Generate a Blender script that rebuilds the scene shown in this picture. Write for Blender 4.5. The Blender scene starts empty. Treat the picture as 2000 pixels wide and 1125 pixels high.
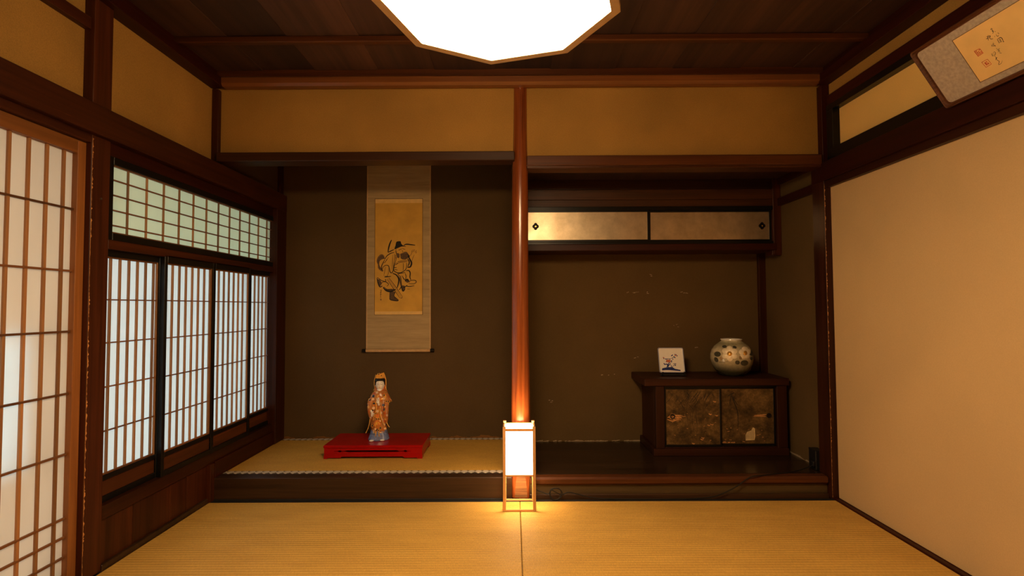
import bpy, bmesh, math, random
from mathutils import Vector, Matrix
random.seed(7)
S = bpy.context.scene
COL = S.collection
# ------------------------------------------------------------------ camera
cd = bpy.data.cameras.new('camera'); cam = bpy.data.objects.new('camera', cd); COL.objects.link(cam)
cd.sensor_width = 36; cd.lens = 18.0; cd.clip_start = .02
CR = Vector((.99998616, .00237148, -.00469685)); CF = Vector((-.00219853, .99933153, .0364919)); CU = Vector((.00478025, -.03648106, .99932291))
cam.matrix_world = Matrix(((CR.x, CU.x, -CF.x, 0), (CR.y, CU.y, -CF.y, 0), (CR.z, CU.z, -CF.z, 1.0713), (0, 0, 0, 1)))
S.camera = cam
# ------------------------------------------------------------------ world, exposure
W = bpy.data.worlds.new('sky'); S.world = W; W.use_nodes = True
W.node_tree.nodes['Background'].inputs[0].default_value = (.72, 1.0, 1.07, 1)
W.node_tree.nodes['Background'].inputs[1].default_value = 1.22
S.view_settings.view_transform = 'Standard'; S.view_settings.look = 'None'
S.view_settings.exposure = 0.8; S.view_settings.gamma = 1.0; S.view_settings.use_curve_mapping = False
S.cycles.use_denoising = True; S.cycles.max_bounces = 10; S.cycles.diffuse_bounces = 6
S.cycles.sample_clamp_indirect = 6; S.cycles.caustics_reflective = False; S.cycles.caustics_refractive = False
LAMP_COL = (1.0, .66, .34); LAMP_L = 36.0; LAMP_SIDE = 33.0
LANTERN_COL = (1.0, .76, .49); LANTERN_L = 5.5; BULB_W = 2.0

# ------------------------------------------------------------------ materials
MATS = {}
def newmat(name):
    m = bpy.data.materials.new(name); m.use_nodes = True; MATS[name] = m
    nt = m.node_tree; b = nt.nodes['Principled BSDF']
    return m, nt, b
def N(nt, t, **kw):
    n = nt.nodes.new(t)
    for k, v in kw.items():
        if k.startswith('i_'):
            key = k[2:]; key = int(key) if key.isdigit() else key.replace('_', ' ')
            n.inputs[key].default_value = v
        else: setattr(n, k, v)
    return n
def ramp(nt, stops, interp='LINEAR'):
    r = nt.nodes.new('ShaderNodeValToRGB'); r.color_ramp.interpolation = interp
    e = r.color_ramp.elements
    while len(e) < len(stops): e.new(.5)
    for i, (p, c) in enumerate(stops): e[i].position = p; e[i].color = (*c, 1) if len(c) == 3 else c
    return r
def coords(nt, scale, rnd=True):
    tc = N(nt, 'ShaderNodeTexCoord'); mp = N(nt, 'ShaderNodeMapping'); mp.inputs['Scale'].default_value = scale
    if rnd:
        oi = N(nt, 'ShaderNodeObjectInfo'); mu = N(nt, 'ShaderNodeMath', operation='MULTIPLY', i_1=23.0)
        ad = N(nt, 'ShaderNodeVectorMath', operation='ADD')
        nt.links.new(oi.outputs['Random'], mu.inputs[0]); nt.links.new(tc.outputs['Object'], ad.inputs[0]); nt.links.new(mu.outputs[0], ad.inputs[1])
        nt.links.new(ad.outputs[0], mp.inputs['Vector'])
    else: nt.links.new(tc.outputs['Object'], mp.inputs['Vector'])
    return mp.outputs[0]
def bumpit(nt, b, h, strength=.2, dist=.002):
    bp = N(nt, 'ShaderNodeBump', i_Strength=strength, i_Distance=dist)
    nt.links.new(h, bp.inputs['Height']); nt.links.new(bp.outputs[0], b.inputs['Normal'])
def plain(name, c, rough=.5, metal=0, spec=.4, var=.12, scale=30, bump=.05):
    m, nt, b = newmat(name); v = coords(nt, (scale,)*3)
    n = N(nt, 'ShaderNodeTexNoise', i_Scale=1.0, i_Detail=4.0); nt.links.new(v, n.inputs['Vector'])
    r = ramp(nt, [(.3, [x*(1-var) for x in c]), (.7, [min(1, x*(1+var)) for x in c])]); nt.links.new(n.outputs[0], r.inputs[0])
    nt.links.new(r.outputs[0], b.inputs['Base Color']); b.inputs['Roughness'].default_value = rough; b.inputs['Metallic'].default_value = metal
    b.inputs['Specular IOR Level'].default_value = spec
    if bump: bumpit(nt, b, n.outputs[0], bump, .001)
    return m
def wood(name, dark, light, axis='z', rough=.42, fine=45, scratch=None, vary=.25, spec=.4, knots=0):
    m, nt, b = newmat(name); sc = [fine, fine, fine]; sc['xyz'.index(axis)] = fine*.035
    v = coords(nt, sc)
    n = N(nt, 'ShaderNodeTexNoise', i_Scale=1.0, i_Detail=7.0, i_Roughness=.6, i_Distortion=.6); nt.links.new(v, n.inputs['Vector'])
    r = ramp(nt, [(.3, dark), (.68, light)]); nt.links.new(n.outputs[0], r.inputs[0])
    v2 = coords(nt, [s*.12 for s in sc]); n2 = N(nt, 'ShaderNodeTexNoise', i_Scale=1.0, i_Detail=3.0); nt.links.new(v2, n2.inputs['Vector'])
    r2 = ramp(nt, [(.3, (.6, .6, .6)), (.7, (1.25, 1.2, 1.15))]); nt.links.new(n2.outputs[0], r2.inputs[0])
    mx = N(nt, 'ShaderNodeMix', data_type='RGBA', blend_type='MULTIPLY'); mx.inputs[0].default_value = 1
    nt.links.new(r.outputs[0], mx.inputs[6]); nt.links.new(r2.outputs[0], mx.inputs[7]); out = mx.outputs[2]
    oi = N(nt, 'ShaderNodeObjectInfo'); rr = ramp(nt, [(0, (1-vary,)*3), (1, (1+vary,)*3)]); nt.links.new(oi.outputs['Random'], rr.inputs[0])
    mx2 = N(nt, 'ShaderNodeMix', data_type='RGBA', blend_type='MULTIPLY'); mx2.inputs[0].default_value = 1
    nt.links.new(out, mx2.inputs[6]); nt.links.new(rr.outputs[0], mx2.inputs[7]); out = mx2.outputs[2]
    if scratch:
        n3 = N(nt, 'ShaderNodeTexNoise', i_Scale=9.0, i_Detail=9.0, i_Roughness=.75); nt.links.new(v2, n3.inputs['Vector'])
        r3 = ramp(nt, [(.66, (0, 0, 0)), (.72, (1, 1, 1))]); nt.links.new(n3.outputs[0], r3.inputs[0])
        mx3 = N(nt, 'ShaderNodeMix', data_type='RGBA'); nt.links.new(r3.outputs[0], mx3.inputs[0]); nt.links.new(out, mx3.inputs[6]); mx3.inputs[7].default_value = (*scratch, 1); out = mx3.outputs[2]
    nt.links.new(out, b.inputs['Base Color']); b.inputs['Roughness'].default_value = rough; b.inputs['Specular IOR Level'].default_value = spec
    bumpit(nt, b, n.outputs[0], .25, .0012)
    return m
for a in 'xyz':
    wood('timber_'+a, (.028, .0066, .0018), (.066, .0170, .0048), a, .42, scratch=(.19, .060, .016), spec=.25)
    wood('beam_'+a, (.052, .0145, .0033), (.105, .031, .008), a, .40, spec=.3)
    wood('shade_board_'+a, (.030, .010, .0028), (.060, .020, .0055), a, .45, spec=.3)
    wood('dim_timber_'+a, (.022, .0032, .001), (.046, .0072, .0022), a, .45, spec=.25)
wood('honey_z', (.16, .056, .012), (.27, .105, .026), 'z', .5); wood('honey_y', (.16, .056, .012), (.27, .105, .026), 'y', .5)
wood('bar_z', (.25, .115, .042), (.37, .18, .068), 'z', .55); wood('bar_y', (.13, .05, .015), (.2, .08, .025), 'y', .55)
wood('pole_wood', (.12, .024, .005), (.33, .085, .018), 'z', .23, fine=42, spec=.7, vary=0)
wood('pole_face', (.07, .025, .008), (.42, .20, .07), 'x', .5, fine=70, vary=0)
wood('ceiling_wood', (.030, .012, .0055), (.064, .027, .013), 'y', .6, fine=25, vary=.45)
wood('old_board_x', (.018, .008, .0035), (.052, .024, .010), 'x', .40, scratch=(.17, .085, .035))
wood('olive_board_x', (.055, .035, .014), (.10, .065, .028), 'x', .5, scratch=(.2, .13, .06))
wood('floor_board_x', (.018, .009, .005), (.042, .022, .012), 'x', .22, scratch=(.1, .06, .03))
wood('cedar_z', (.62, .33, .12), (.80, .46, .19), 'z', .5, vary=.08); wood('cedar_x', (.62, .33, .12), (.80, .46, .19), 'x', .5, vary=.08); wood('cedar_y', (.62, .33, .12), (.80, .46, .19), 'y', .5, vary=.08)
wood('frame_wood', (.045, .013, .004), (.13, .045, .015), 'y', .45, fine=90)
wood('red_wood_x', (.024, .0060, .0021), (.046, .0130, .0044), 'x', .45, spec=.25); wood('red_wood_z', (.024, .0060, .0021), (.046, .0130, .0044), 'z', .45, spec=.25)
plain('black_lacquer', (.005, .0045, .004), .33, spec=.28, var=.2)
plain('black_plastic', (.008, .008, .009), .4)
plain('cord_rubber', (.010, .009, .008), .6, spec=.2)
plain('iron', (.008, .006, .005), .5, spec=.25)
plain('steel', (.6, .6, .6), .3, metal=1)
plain('red_lacquer', (.33, .0012, .0012), .25, spec=.3, var=.1, scale=8, bump=0)
plain('glazed_white', (.78, .74, .68), .18, spec=.6, var=.03)
plain('skin_white', (.78, .72, .64), .25, spec=.6, var=.03)
plain('gold', (.90, .47, .10), .25, metal=.55, var=.2, scale=120, bump=.2, spec=.7)
plain('hair_black', (.012, .010, .010), .25)
plain('blue_glaze', (.16, .20, .36), .25, spec=.6, var=.45, scale=70)
plain('ink', (.012, .009, .006), .8, var=.3); plain('ink_mid', (.10, .055, .022), .8, var=.4, scale=150); plain('ink_light', (.19, .10, .03), .8, var=.3, scale=150)
plain('seal_red', (.55, .07, .02), .8, var=.4, scale=300)
plain('cobalt', (.02, .035, .16), .25, var=.6, scale=200); plain('rust_print', (.50, .13, .05), .3, var=.3, scale=200)
plain('tile_rim', (.30, .32, .42), .2, var=.1)
plain('mount_grey', (.42, .345, .27), .9, var=.16, scale=90)
plain('gold_paper', (.82, .55, .21), .85, var=.05, scale=14)
plain('silk', (.60, .33, .045), .8, var=.10, scale=12); plain('silk_strip', (.72, .46, .15), .8, var=.08)
plain('fabric_edge', (.55, .34, .15), .8)
plain('chip_plaster', (.34, .26, .15), .9, var=.3, scale=200)
plain('petal', (.80, .68, .47), .25, var=.06); plain('leaf_glaze', (.055, .05, .03), .35, var=.4, scale=120); plain('bud_glaze', (.30, .2, .09), .3)
plain('heri_black', (.008, .007, .007), .7)
plain('paper_scrap', (.62, .45, .22), .8, var=.2)
plain('splinter', (.55, .26, .08), .7, var=.4, scale=200)
plain('orange_robe', (.60, .17, .035), .3, var=.4, scale=90); plain('peach', (.68, .46, .32), .3); plain('navy', (.012, .014, .035), .25)
plain('diffuser_cap', (.5, .42, .3), .6)
plain('lamp_wood', (.62, .48, .31), .5, var=.1)
wood('log_x', (.10, .032, .008), (.21, .075, .021), 'x', .30, spec=.6, fine=25)
def plaster(name, c, speck, rough=.92, lowstain=None, var=1):
    m, nt, b = newmat(name); v = coords(nt, (1, 1, 1), False)
    n1 = N(nt, 'ShaderNodeTexNoise', i_Scale=260.0, i_Detail=3.0); nt.links.new(v, n1.inputs['Vector'])
    n2 = N(nt, 'ShaderNodeTexNoise', i_Scale=2.2, i_Detail=5.0); nt.links.new(v, n2.inputs['Vector'])
    r1 = ramp(nt, [(.3, [x*(1-.14*var) for x in c]), (.7, [x*(1+.12*var) for x in c])]); nt.links.new(n1.outputs[0], r1.inputs[0])
    r2 = ramp(nt, [(.3, (1-.18*var,)*3), (.7, (1+.15*var, 1+.13*var, 1+.1*var))]); nt.links.new(n2.outputs[0], r2.inputs[0])
    mx = N(nt, 'ShaderNodeMix', data_type='RGBA', blend_type='MULTIPLY'); mx.inputs[0].default_value = 1
    nt.links.new(r1.outputs[0], mx.inputs[6]); nt.links.new(r2.outputs[0], mx.inputs[7])
    n3 = N(nt, 'ShaderNodeTexNoise', i_Scale=26.0, i_Detail=8.0, i_Roughness=.7); nt.links.new(v, n3.inputs['Vector'])
    r3 = ramp(nt, [(.70, (0, 0, 0)), (.76, (.6, .6, .6))]); nt.links.new(n3.outputs[0], r3.inputs[0])
    m2 = N(nt, 'ShaderNodeMix', data_type='RGBA'); nt.links.new(r3.outputs[0], m2.inputs[0]); nt.links.new(mx.outputs[2], m2.inputs[6]); m2.inputs[7].default_value = (*speck, 1)
    out = m2.outputs[2]
    if lowstain:
        z1, col = lowstain
        sp = N(nt, 'ShaderNodeSeparateXYZ'); tc = N(nt, 'ShaderNodeTexCoord'); nt.links.new(tc.outputs['Object'], sp.inputs[0])
        n4 = N(nt, 'ShaderNodeTexNoise', i_Scale=7.0, i_Detail=6.0, i_Roughness=.65); nt.links.new(v, n4.inputs['Vector'])
        ma = N(nt, 'ShaderNodeMath', operation='MULTIPLY_ADD', i_1=.075, i_2=z1-.037); nt.links.new(n4.outputs[0], ma.inputs[0])
        lt = N(nt, 'ShaderNodeMath', operation='LESS_THAN'); nt.links.new(sp.outputs[2], lt.inputs[0]); nt.links.new(ma.outputs[0], lt.inputs[1])
        m3 = N(nt, 'ShaderNodeMix', data_type='RGBA'); nt.links.new(lt.outputs[0], m3.inputs[0]); nt.links.new(out, m3.inputs[6]); m3.inputs[7].default_value = (*col, 1); out = m3.outputs[2]
    nt.links.new(out, b.inputs['Base Color']); b.inputs['Roughness'].default_value = rough; b.inputs['Specular IOR Level'].default_value = .15
    bumpit(nt, b, n1.outputs[0], .3, .0015)
plaster('ochre_plaster', (.36, .20, .048), (.46, .28, .10))
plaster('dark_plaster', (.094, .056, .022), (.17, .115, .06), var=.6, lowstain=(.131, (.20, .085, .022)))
plaster('grey_plaster', (.105, .064, .024), (.22, .16, .09), var=.6, lowstain=(.123, (.30, .22, .13)))
plaster('fusuma_paper', (.60, .42, .21), (.60, .42, .21), .85, var=.3)
plaster('ranma_gold_paper', (.82, .54, .17), (.82, .54, .17), .8, var=.4)
def old_door():
    m, nt, b = newmat('old_door_paper'); v = coords(nt, (1, 1, 1))
    n1 = N(nt, 'ShaderNodeTexNoise', i_Scale=11.0, i_Detail=9.0, i_Roughness=.74, i_Distortion=.15); nt.links.new(v, n1.inputs['Vector'])
    r1 = ramp(nt, [(.32, (.018, .010, .003)), (.5, (.095, .052, .014)), (.68, (.22, .125, .038)), (.80, (.34, .21, .07))]); nt.links.new(n1.outputs[0], r1.inputs[0])
    n2 = N(nt, 'ShaderNodeTexNoise', i_Scale=70.0, i_Detail=6.0, i_Roughness=.7); nt.links.new(v, n2.inputs['Vector'])
    r2 = ramp(nt, [(.35, (.7, .7, .7)), (.65, (1.2, 1.2, 1.2)), (.72, (2.6, 2.2, 1.7))]); nt.links.new(n2.outputs[0], r2.inputs[0])
    mx = N(nt, 'ShaderNodeMix', data_type='RGBA', blend_type='MULTIPLY'); mx.inputs[0].default_value = 1
    nt.links.new(r1.outputs[0], mx.inputs[6]); nt.links.new(r2.outputs[0], mx.inputs[7]); nt.links.new(mx.outputs[2], b.inputs['Base Color']); b.inputs['Roughness'].default_value = .65; b.inputs['Specular IOR Level'].default_value = .3
old_door()
def shoji(name, c, t):
    m, nt, b = newmat(name); nt.nodes.remove(b); o = nt.nodes['Material Output']
    v = coords(nt, (18, 18, 4)); n = N(nt, 'ShaderNodeTexNoise', i_Scale=1.0, i_Detail=5.0); nt.links.new(v, n.inputs['Vector'])
    r = ramp(nt, [(.3, [x*.96 for x in c]), (.7, c)]); nt.links.new(n.outputs[0], r.inputs[0])
    d = N(nt, 'ShaderNodeBsdfDiffuse'); tr = N(nt, 'ShaderNodeBsdfTranslucent'); mx = N(nt, 'ShaderNodeMixShader'); mx.inputs[0].default_value = t
    nt.links.new(r.outputs[0], d.inputs[0]); nt.links.new(r.outputs[0], tr.inputs[0]); nt.links.new(d.outputs[0], mx.inputs[1]); nt.links.new(tr.outputs[0], mx.inputs[2])
    nt.links.new(mx.outputs[0], o.inputs[0])
shoji('shoji_paper', (.86, .86, .85), .62); shoji('shaded_shoji_paper', (.78, .79, .64), .55)  # transom paper: outdoor shade and green spill tinted into its colour
shoji('daylight_filter', (.96, .75, .62), .80)  # added sheet behind the door; its pink tint warms the daylight passing through
def emit(name, c, s):
    m, nt, b = newmat(name); b.inputs['Base Color'].default_value = (.8, .75, .65, 1); b.inputs['Roughness'].default_value = .8
    b.inputs['Emission Color'].default_value = (*c, 1); b.inputs['Emission Strength'].default_value = s
emit('lamp_diffuser', LAMP_COL, LAMP_L); emit('lamp_side_paper', LAMP_COL, LAMP_SIDE); emit('lantern_paper', LANTERN_COL, LANTERN_L); emit('bulb_glass', LANTERN_COL, 20)
def tatami(name, c, pitch, strength):
    m, nt, b = newmat(name); tc = N(nt, 'ShaderNodeTexCoord'); sp = N(nt, 'ShaderNodeSeparateXYZ'); nt.links.new(tc.outputs['Object'], sp.inputs[0])
    my = N(nt, 'ShaderNodeMath', operation='MULTIPLY', i_1=2*math.pi/pitch); nt.links.new(sp.outputs[1], my.inputs[0])
    sy = N(nt, 'ShaderNodeMath', operation='SINE'); nt.links.new(my.outputs[0], sy.inputs[0])
    ab = N(nt, 'ShaderNodeMath', operation='MULTIPLY_ADD', i_1=.5, i_2=.5); nt.links.new(sy.outputs[0], ab.inputs[0])
    v = coords(nt, (420, 60, 60)); n = N(nt, 'ShaderNodeTexNoise', i_Scale=1.0, i_Detail=3.0); nt.links.new(v, n.inputs['Vector'])
    v2 = coords(nt, (4, 12, 4)); n2 = N(nt, 'ShaderNodeTexNoise', i_Scale=1.0, i_Detail=4.0); nt.links.new(v2, n2.inputs['Vector'])
    r = ramp(nt, [(.3, [x*.8 for x in c]), (.7, [x*1.12 for x in c])]); nt.links.new(n.outputs[0], r.inputs[0])
    r2 = ramp(nt, [(.3, (.92, .9, .86)), (.7, (1.06, 1.06, 1.06))]); nt.links.new(n2.outputs[0], r2.inputs[0])
    mx = N(nt, 'ShaderNodeMix', data_type='RGBA', blend_type='MULTIPLY'); mx.inputs[0].default_value = 1
    nt.links.new(r.outputs[0], mx.inputs[6]); nt.links.new(r2.outputs[0], mx.inputs[7]); nt.links.new(mx.outputs[2], b.inputs['Base Color'])
    b.inputs['Roughness'].default_value = .6; b.inputs['Specular IOR Level'].default_value = .3
    h = N(nt, 'ShaderNodeMath', operation='MULTIPLY_ADD', i_1=.25); nt.links.new(n.outputs[0], h.inputs[0]); nt.links.new(ab.outputs[0], h.inputs[2])
    bumpit(nt, b, h.outputs[0], strength, .0025)
tatami('tatami_straw', (.61, .365, .082), .0205, .5); tatami('alcove_straw', (.56, .31, .055), .009, .25)
def heri_mon():
    m, nt, b = newmat('heri_pattern'); tc = N(nt, 'ShaderNodeTexCoord'); sp = N(nt, 'ShaderNodeSeparateXYZ'); nt.links.new(tc.outputs['Object'], sp.inputs[0])
    a = N(nt, 'ShaderNodeMath', operation='MULTIPLY', i_1=math.pi/.041); nt.links.new(sp.outputs[0], a.inputs[0])
    s = N(nt, 'ShaderNodeMath', operation='SINE'); nt.links.new(a.outputs[0], s.inputs[0]); s2 = N(nt, 'ShaderNodeMath', operation='ABSOLUTE'); nt.links.new(s.outputs[0], s2.inputs[0])
    y = N(nt, 'ShaderNodeMath', operation='ABSOLUTE'); nt.links.new(sp.outputs[1], y.inputs[0]); y2 = N(nt, 'ShaderNodeMath', operation='MULTIPLY', i_1=1/.024); nt.links.new(y.outputs[0], y2.inputs[0])
    pw = N(nt, 'ShaderNodeMath', operation='POWER', i_1=.5); nt.links.new(s2.outputs[0], pw.inputs[0]); d = N(nt, 'ShaderNodeMath', operation='SUBTRACT'); nt.links.new(pw.outputs[0], d.inputs[0]); nt.links.new(y2.outputs[0], d.inputs[1])
    r = ramp(nt, [(0, (.05, .035, .025)), (.03, (.05, .035, .025)), (.05, (.50, .42, .33)), (.45, (.50, .42, .33)), (.47, (.34, .27, .2)), (.53, (.34, .27, .2)), (.56, (.50, .42, .33))]); nt.links.new(d.outputs[0], r.inputs[0])
    nt.links.new(r.outputs[0], b.inputs['Base Color']); b.inputs['Roughness'].default_value = .7
heri_mon()
def gold_leaf():
    m, nt, b = newmat('gold_leaf'); v = coords(nt, (9, 9, 9)); n = N(nt, 'ShaderNodeTexNoise', i_Scale=1.0, i_Detail=6.0, i_Roughness=.65); nt.links.new(v, n.inputs['Vector'])
    r = ramp(nt, [(.3, (.50, .40, .26)), (.7, (.78, .65, .46))]); nt.links.new(n.outputs[0], r.inputs[0]); nt.links.new(r.outputs[0], b.inputs['Base Color'])
    r2 = ramp(nt, [(.3, (.40,)*3), (.7, (.30,)*3)]); nt.links.new(n.outputs[0], r2.inputs[0]); nt.links.new(r2.outputs[0], b.inputs['Roughness'])
    b.inputs['Metallic'].default_value = .85
gold_leaf()
def mount_cloth():
    m, nt, b = newmat('scroll_cloth'); v = coords(nt, (3, 3, 34), False); n = N(nt, 'ShaderNodeTexNoise', i_Scale=1.0, i_Detail=6.0, i_Roughness=.7); nt.links.new(v, n.inputs['Vector'])
    r = ramp(nt, [(.3, (.30, .20, .085)), (.7, (.47, .33, .15))]); nt.links.new(n.outputs[0], r.inputs[0]); nt.links.new(r.outputs[0], b.inputs['Base Color']); b.inputs['Roughness'].default_value = .8
mount_cloth()
def robe():
    m, nt, b = newmat('robe_pattern'); v = coords(nt, (1, 1, 1), False); vo = N(nt, 'ShaderNodeTexVoronoi', i_Scale=46.0); nt.links.new(v, vo.inputs['Vector'])
    se = N(nt, 'ShaderNodeSeparateColor'); nt.links.new(vo.outputs['Color'], se.inputs[0])
    r = ramp(nt, [(0, (.46, .13, .03)), (.3, (.012, .014, .03)), (.46, (.66, .46, .30)), (.62, (.46, .09, .016)), (.80, (.66, .33, .07))], 'CONSTANT'); nt.links.new(se.outputs[0], r.inputs[0])
    lt = N(nt, 'ShaderNodeMath', operation='LESS_THAN', i_1=.42); nt.links.new(vo.outputs['Distance'], lt.inputs[0])
    mx = N(nt, 'ShaderNodeMix', data_type='RGBA'); nt.links.new(lt.outputs[0], mx.inputs[0]); mx.inputs[6].default_value = (.42, .16, .045, 1); nt.links.new(r.outputs[0], mx.inputs[7])
    nt.links.new(mx.outputs[2], b.inputs['Base Color']); b.inputs['Roughness'].default_value = .25; bumpit(nt, b, vo.outputs['Distance'], .3, .002)
robe()
def vase_glaze():
    m, nt, b = newmat('vase_glaze'); tc = N(nt, 'ShaderNodeTexCoord'); sp = N(nt, 'ShaderNodeSeparateXYZ'); nt.links.new(tc.outputs['Object'], sp.inputs[0])
    r = ramp(nt, [(0, (.030, .028, .016)), (.035, (.06, .055, .028)), (.115, (.46, .39, .24)), (.17, (.52, .44, .29)), (.215, (.30, .27, .15)), (.24, (.60, .55, .38))]); nt.links.new(sp.outputs[2], r.inputs[0])
    v = coords(nt, (60,)*3); n = N(nt, 'ShaderNodeTexNoise', i_Scale=1.0, i_Detail=4.0); nt.links.new(v, n.inputs['Vector'])
    r2 = ramp(nt, [(.3, (.85,)*3), (.7, (1.1,)*3)]); nt.links.new(n.outputs[0], r2.inputs[0])
    mx = N(nt, 'ShaderNodeMix', data_type='RGBA', blend_type='MULTIPLY'); mx.inputs[0].default_value = 1
    nt.links.new(r.outputs[0], mx.inputs[6]); nt.links.new(r2.outputs[0], mx.inputs[7]); nt.links.new(mx.outputs[2], b.inputs['Base Color'])
    b.inputs['Roughness'].default_value = .22; b.inputs['Specular IOR Level'].default_value = .6
vase_glaze()

# ------------------------------------------------------------------ mesh helpers
class MB:
    def __init__(s): s.v = []; s.f = []
    def add(s, vs, fs):
        o = len(s.v); s.v += [tuple(p) for p in vs]; s.f += [tuple(i+o for i in f) for f in fs]; return s
    def box(s, x0, x1, y0, y1, z0, z1):
        return s.add([(x0, y0, z0), (x1, y0, z0), (x1, y1, z0), (x0, y1, z0), (x0, y0, z1), (x1, y0, z1), (x1, y1, z1), (x0, y1, z1)],
                     [(3, 2, 1, 0), (4, 5, 6, 7), (0, 1, 5, 4), (1, 2, 6, 5), (2, 3, 7, 6), (3, 0, 4, 7)])
    def loft(s, rings, cap=True):
        n = len(rings[0]); o = len(s.v)
        for r in rings: s.v += [tuple(p) for p in r]
        for i in range(len(rings)-1):
            for j in range(n):
                k = (j+1) % n; s.f.append((o+i*n+j, o+i*n+k, o+(i+1)*n+k, o+(i+1)*n+j))
        if cap:
            s.f.append(tuple(o+j for j in reversed(range(n)))); s.f.append(tuple(o+(len(rings)-1)*n+j for j in range(n)))
        return s
    def lathe(s, prof, n=32, c=(0, 0), cap=True):
        return s.loft([[(c[0]+r*math.cos(2*math.pi*j/n), c[1]+r*math.sin(2*math.pi*j/n), z) for j in range(n)] for r, z in prof], cap)
    def tube(s, pts, r, n=8):
        pts = [Vector(p) for p in pts]; rings = []; up = Vector((0, 0, 1))
        rr = r if isinstance(r, (list, tuple)) else [r]*len(pts)
        for i, p in enumerate(pts):
            t = (pts[min(i+1, len(pts)-1)]-pts[max(i-1, 0)]).normalized()
            a = t.cross(up if abs(t.z) < .9 else Vector((1, 0, 0))).normalized(); b = t.cross(a)
            rings.append([p+a*rr[i]*math.cos(2*math.pi*j/n)+b*rr[i]*math.sin(2*math.pi*j/n) for j in range(n)])
        return s.loft(rings)
    def ball(s, c, r, n=12, m=8):
        rx, ry, rz = (r, r, r) if not isinstance(r, (tuple, list)) else r
        rings = []
        for i in range(m+1):
            a = -math.pi/2+math.pi*max(.02, min(.98, i/m)); rings.append([(c[0]+rx*math.cos(a)*math.cos(2*math.pi*j/n), c[1]+ry*math.cos(a)*math.sin(2*math.pi*j/n), c[2]+rz*math.sin(a)) for j in range(n)])
        return s.loft(rings)
    def prism(s, poly, fn, t0, t1):
        a = [fn(u, v, t0) for u, v in poly]; b = [fn(u, v, t1) for u, v in poly]; return s.loft([a, b])
def mesh_obj(name, mb, mat, parent=None, smooth=False, bevel=0, loc=None):
    me = bpy.data.meshes.new(name); me.from_pydata(mb.v, [], mb.f); me.validate()
    bm = bmesh.new(); bm.from_mesh(me); bmesh.ops.recalc_face_normals(bm, faces=bm.faces)
    if bevel: bmesh.ops.bevel(bm, geom=[e for e in bm.edges], offset=bevel, segments=1, affect='EDGES', clamp_overlap=True)
    bm.to_mesh(me); bm.free()
    if smooth:
        me.shade_smooth(); me.set_sharp_from_angle(angle=math.radians(50 if smooth is True else smooth))
    me.materials.append(MATS[mat]); o = bpy.data.objects.new(name, me); COL.objects.link(o)
    if parent: o.parent = parent
    if loc: o.location = loc
    return o
CACHE = {}
def bar(name, x0, x1, y0, y1, z0, z1, mat, parent=None, bevel=.0015):
    """a bevelled timber with its origin in its middle; alike timbers share one mesh"""
    d = (round(x1-x0, 4), round(y1-y0, 4), round(z1-z0, 4)); key = (d, mat, bevel)
    loc = ((x0+x1)/2, (y0+y1)/2, (z0+z1)/2)
    if key in CACHE:
        o = bpy.data.objects.new(name, CACHE[key]); COL.objects.link(o)
        if parent: o.parent = parent
        o.location = loc; return o
    m = MB().box(-d[0]/2, d[0]/2, -d[1]/2, d[1]/2, -d[2]/2, d[2]/2)
    o = mesh_obj(name, m, mat, parent, bevel=min(bevel, min(d)*.3), loc=loc); CACHE[key] = o.data
    return o
def thing(name, label, cat, loc=(0, 0, 0), rot=(0, 0, 0), group=None):
    o = bpy.data.objects.new(name, None); COL.objects.link(o); o.location = loc; o.rotation_euler = rot; o.empty_display_size = .05
    o['label'] = label; o['category'] = cat
    if group: o['group'] = group
    return o
def sroot(name, label=None, loc=(0, 0, 0)):
    o = bpy.data.objects.new(name, None); COL.objects.link(o); o['kind'] = 'structure'; o.empty_display_size = .05; o.location = loc
    if label: o['label'] = label
    return o
def struct(o, label=None):
    o['kind'] = 'structure'
    if label: o['label'] = label
    return o
TN = [0]
def trim(x0, x1, y0, y1, z0, z1, mat, label, bevel=.002):
    TN[0] += 1; return struct(bar('trim_%d' % TN[0], x0, x1, y0, y1, z0, z1, mat, bevel=bevel), label)
def smooth_poly(pts, k=5):
    if len(pts) < 3: return [Vector(p) for p in pts]
    P = [Vector(p) for p in pts]; P = [P[0]*2-P[1]]+P+[P[-1]*2-P[-2]]; out = []
    for i in range(1, len(P)-2):
        for j in range(k):
            t = j/k; out.append(.5*((2*P[i])+(P[i+1]-P[i-1])*t+(2*P[i-1]-5*P[i]+4*P[i+1]-P[i+2])*t*t+(3*P[i]-P[i-1]-3*P[i+1]+P[i+2])*t**3))
    out.append(P[-2]); return out
def strokes(mb, lst, fn, off=.0004, taper=.35):
    """brush strokes: flat ribbons on a surface; fn(u,v,h) gives the point at height h above it"""
    for i, (pts, w) in enumerate(lst):
        c = smooth_poly([(p[0], p[1], 0) for p in pts]); n = len(c); L = []; R_ = []
        for j, p in enumerate(c):
            t = c[min(j+1, n-1)]-c[max(j-1, 0)]; t = t.normalized() if t.length else Vector((1, 0, 0)); q = Vector((-t.y, t.x, 0))
            ww = w*.5*(taper+(1-taper)*math.sin(math.pi*min(1, (j+.6)/(n*.5) if j < n/2 else (n-j-.4)/(n*.5))*.5)) if n > 1 else w*.5
            h = off+i*4e-6; L.append(fn(p.x+q.x*ww, p.y+q.y*ww, h)); R_.append(fn(p.x-q.x*ww, p.y-q.y*ww, h))
        mb.add(L+R_, [(j, j+1, n+j+1, n+j) for j in range(n-1)])
    return mb
def fill(mb, polys, fn, off=.0003):
    for i, p in enumerate(polys):
        c = [Vector((a, b, 0)) for a, b in p]; c = smooth_poly(list(p_ for p_ in [(q.x, q.y, 0) for q in c]+[(c[0].x, c[0].y, 0)]), 4)[:-1]
        mb.add([fn(q.x, q.y, off+i*4e-6) for q in c], [tuple(range(len(c)))])
    return mb

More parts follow.
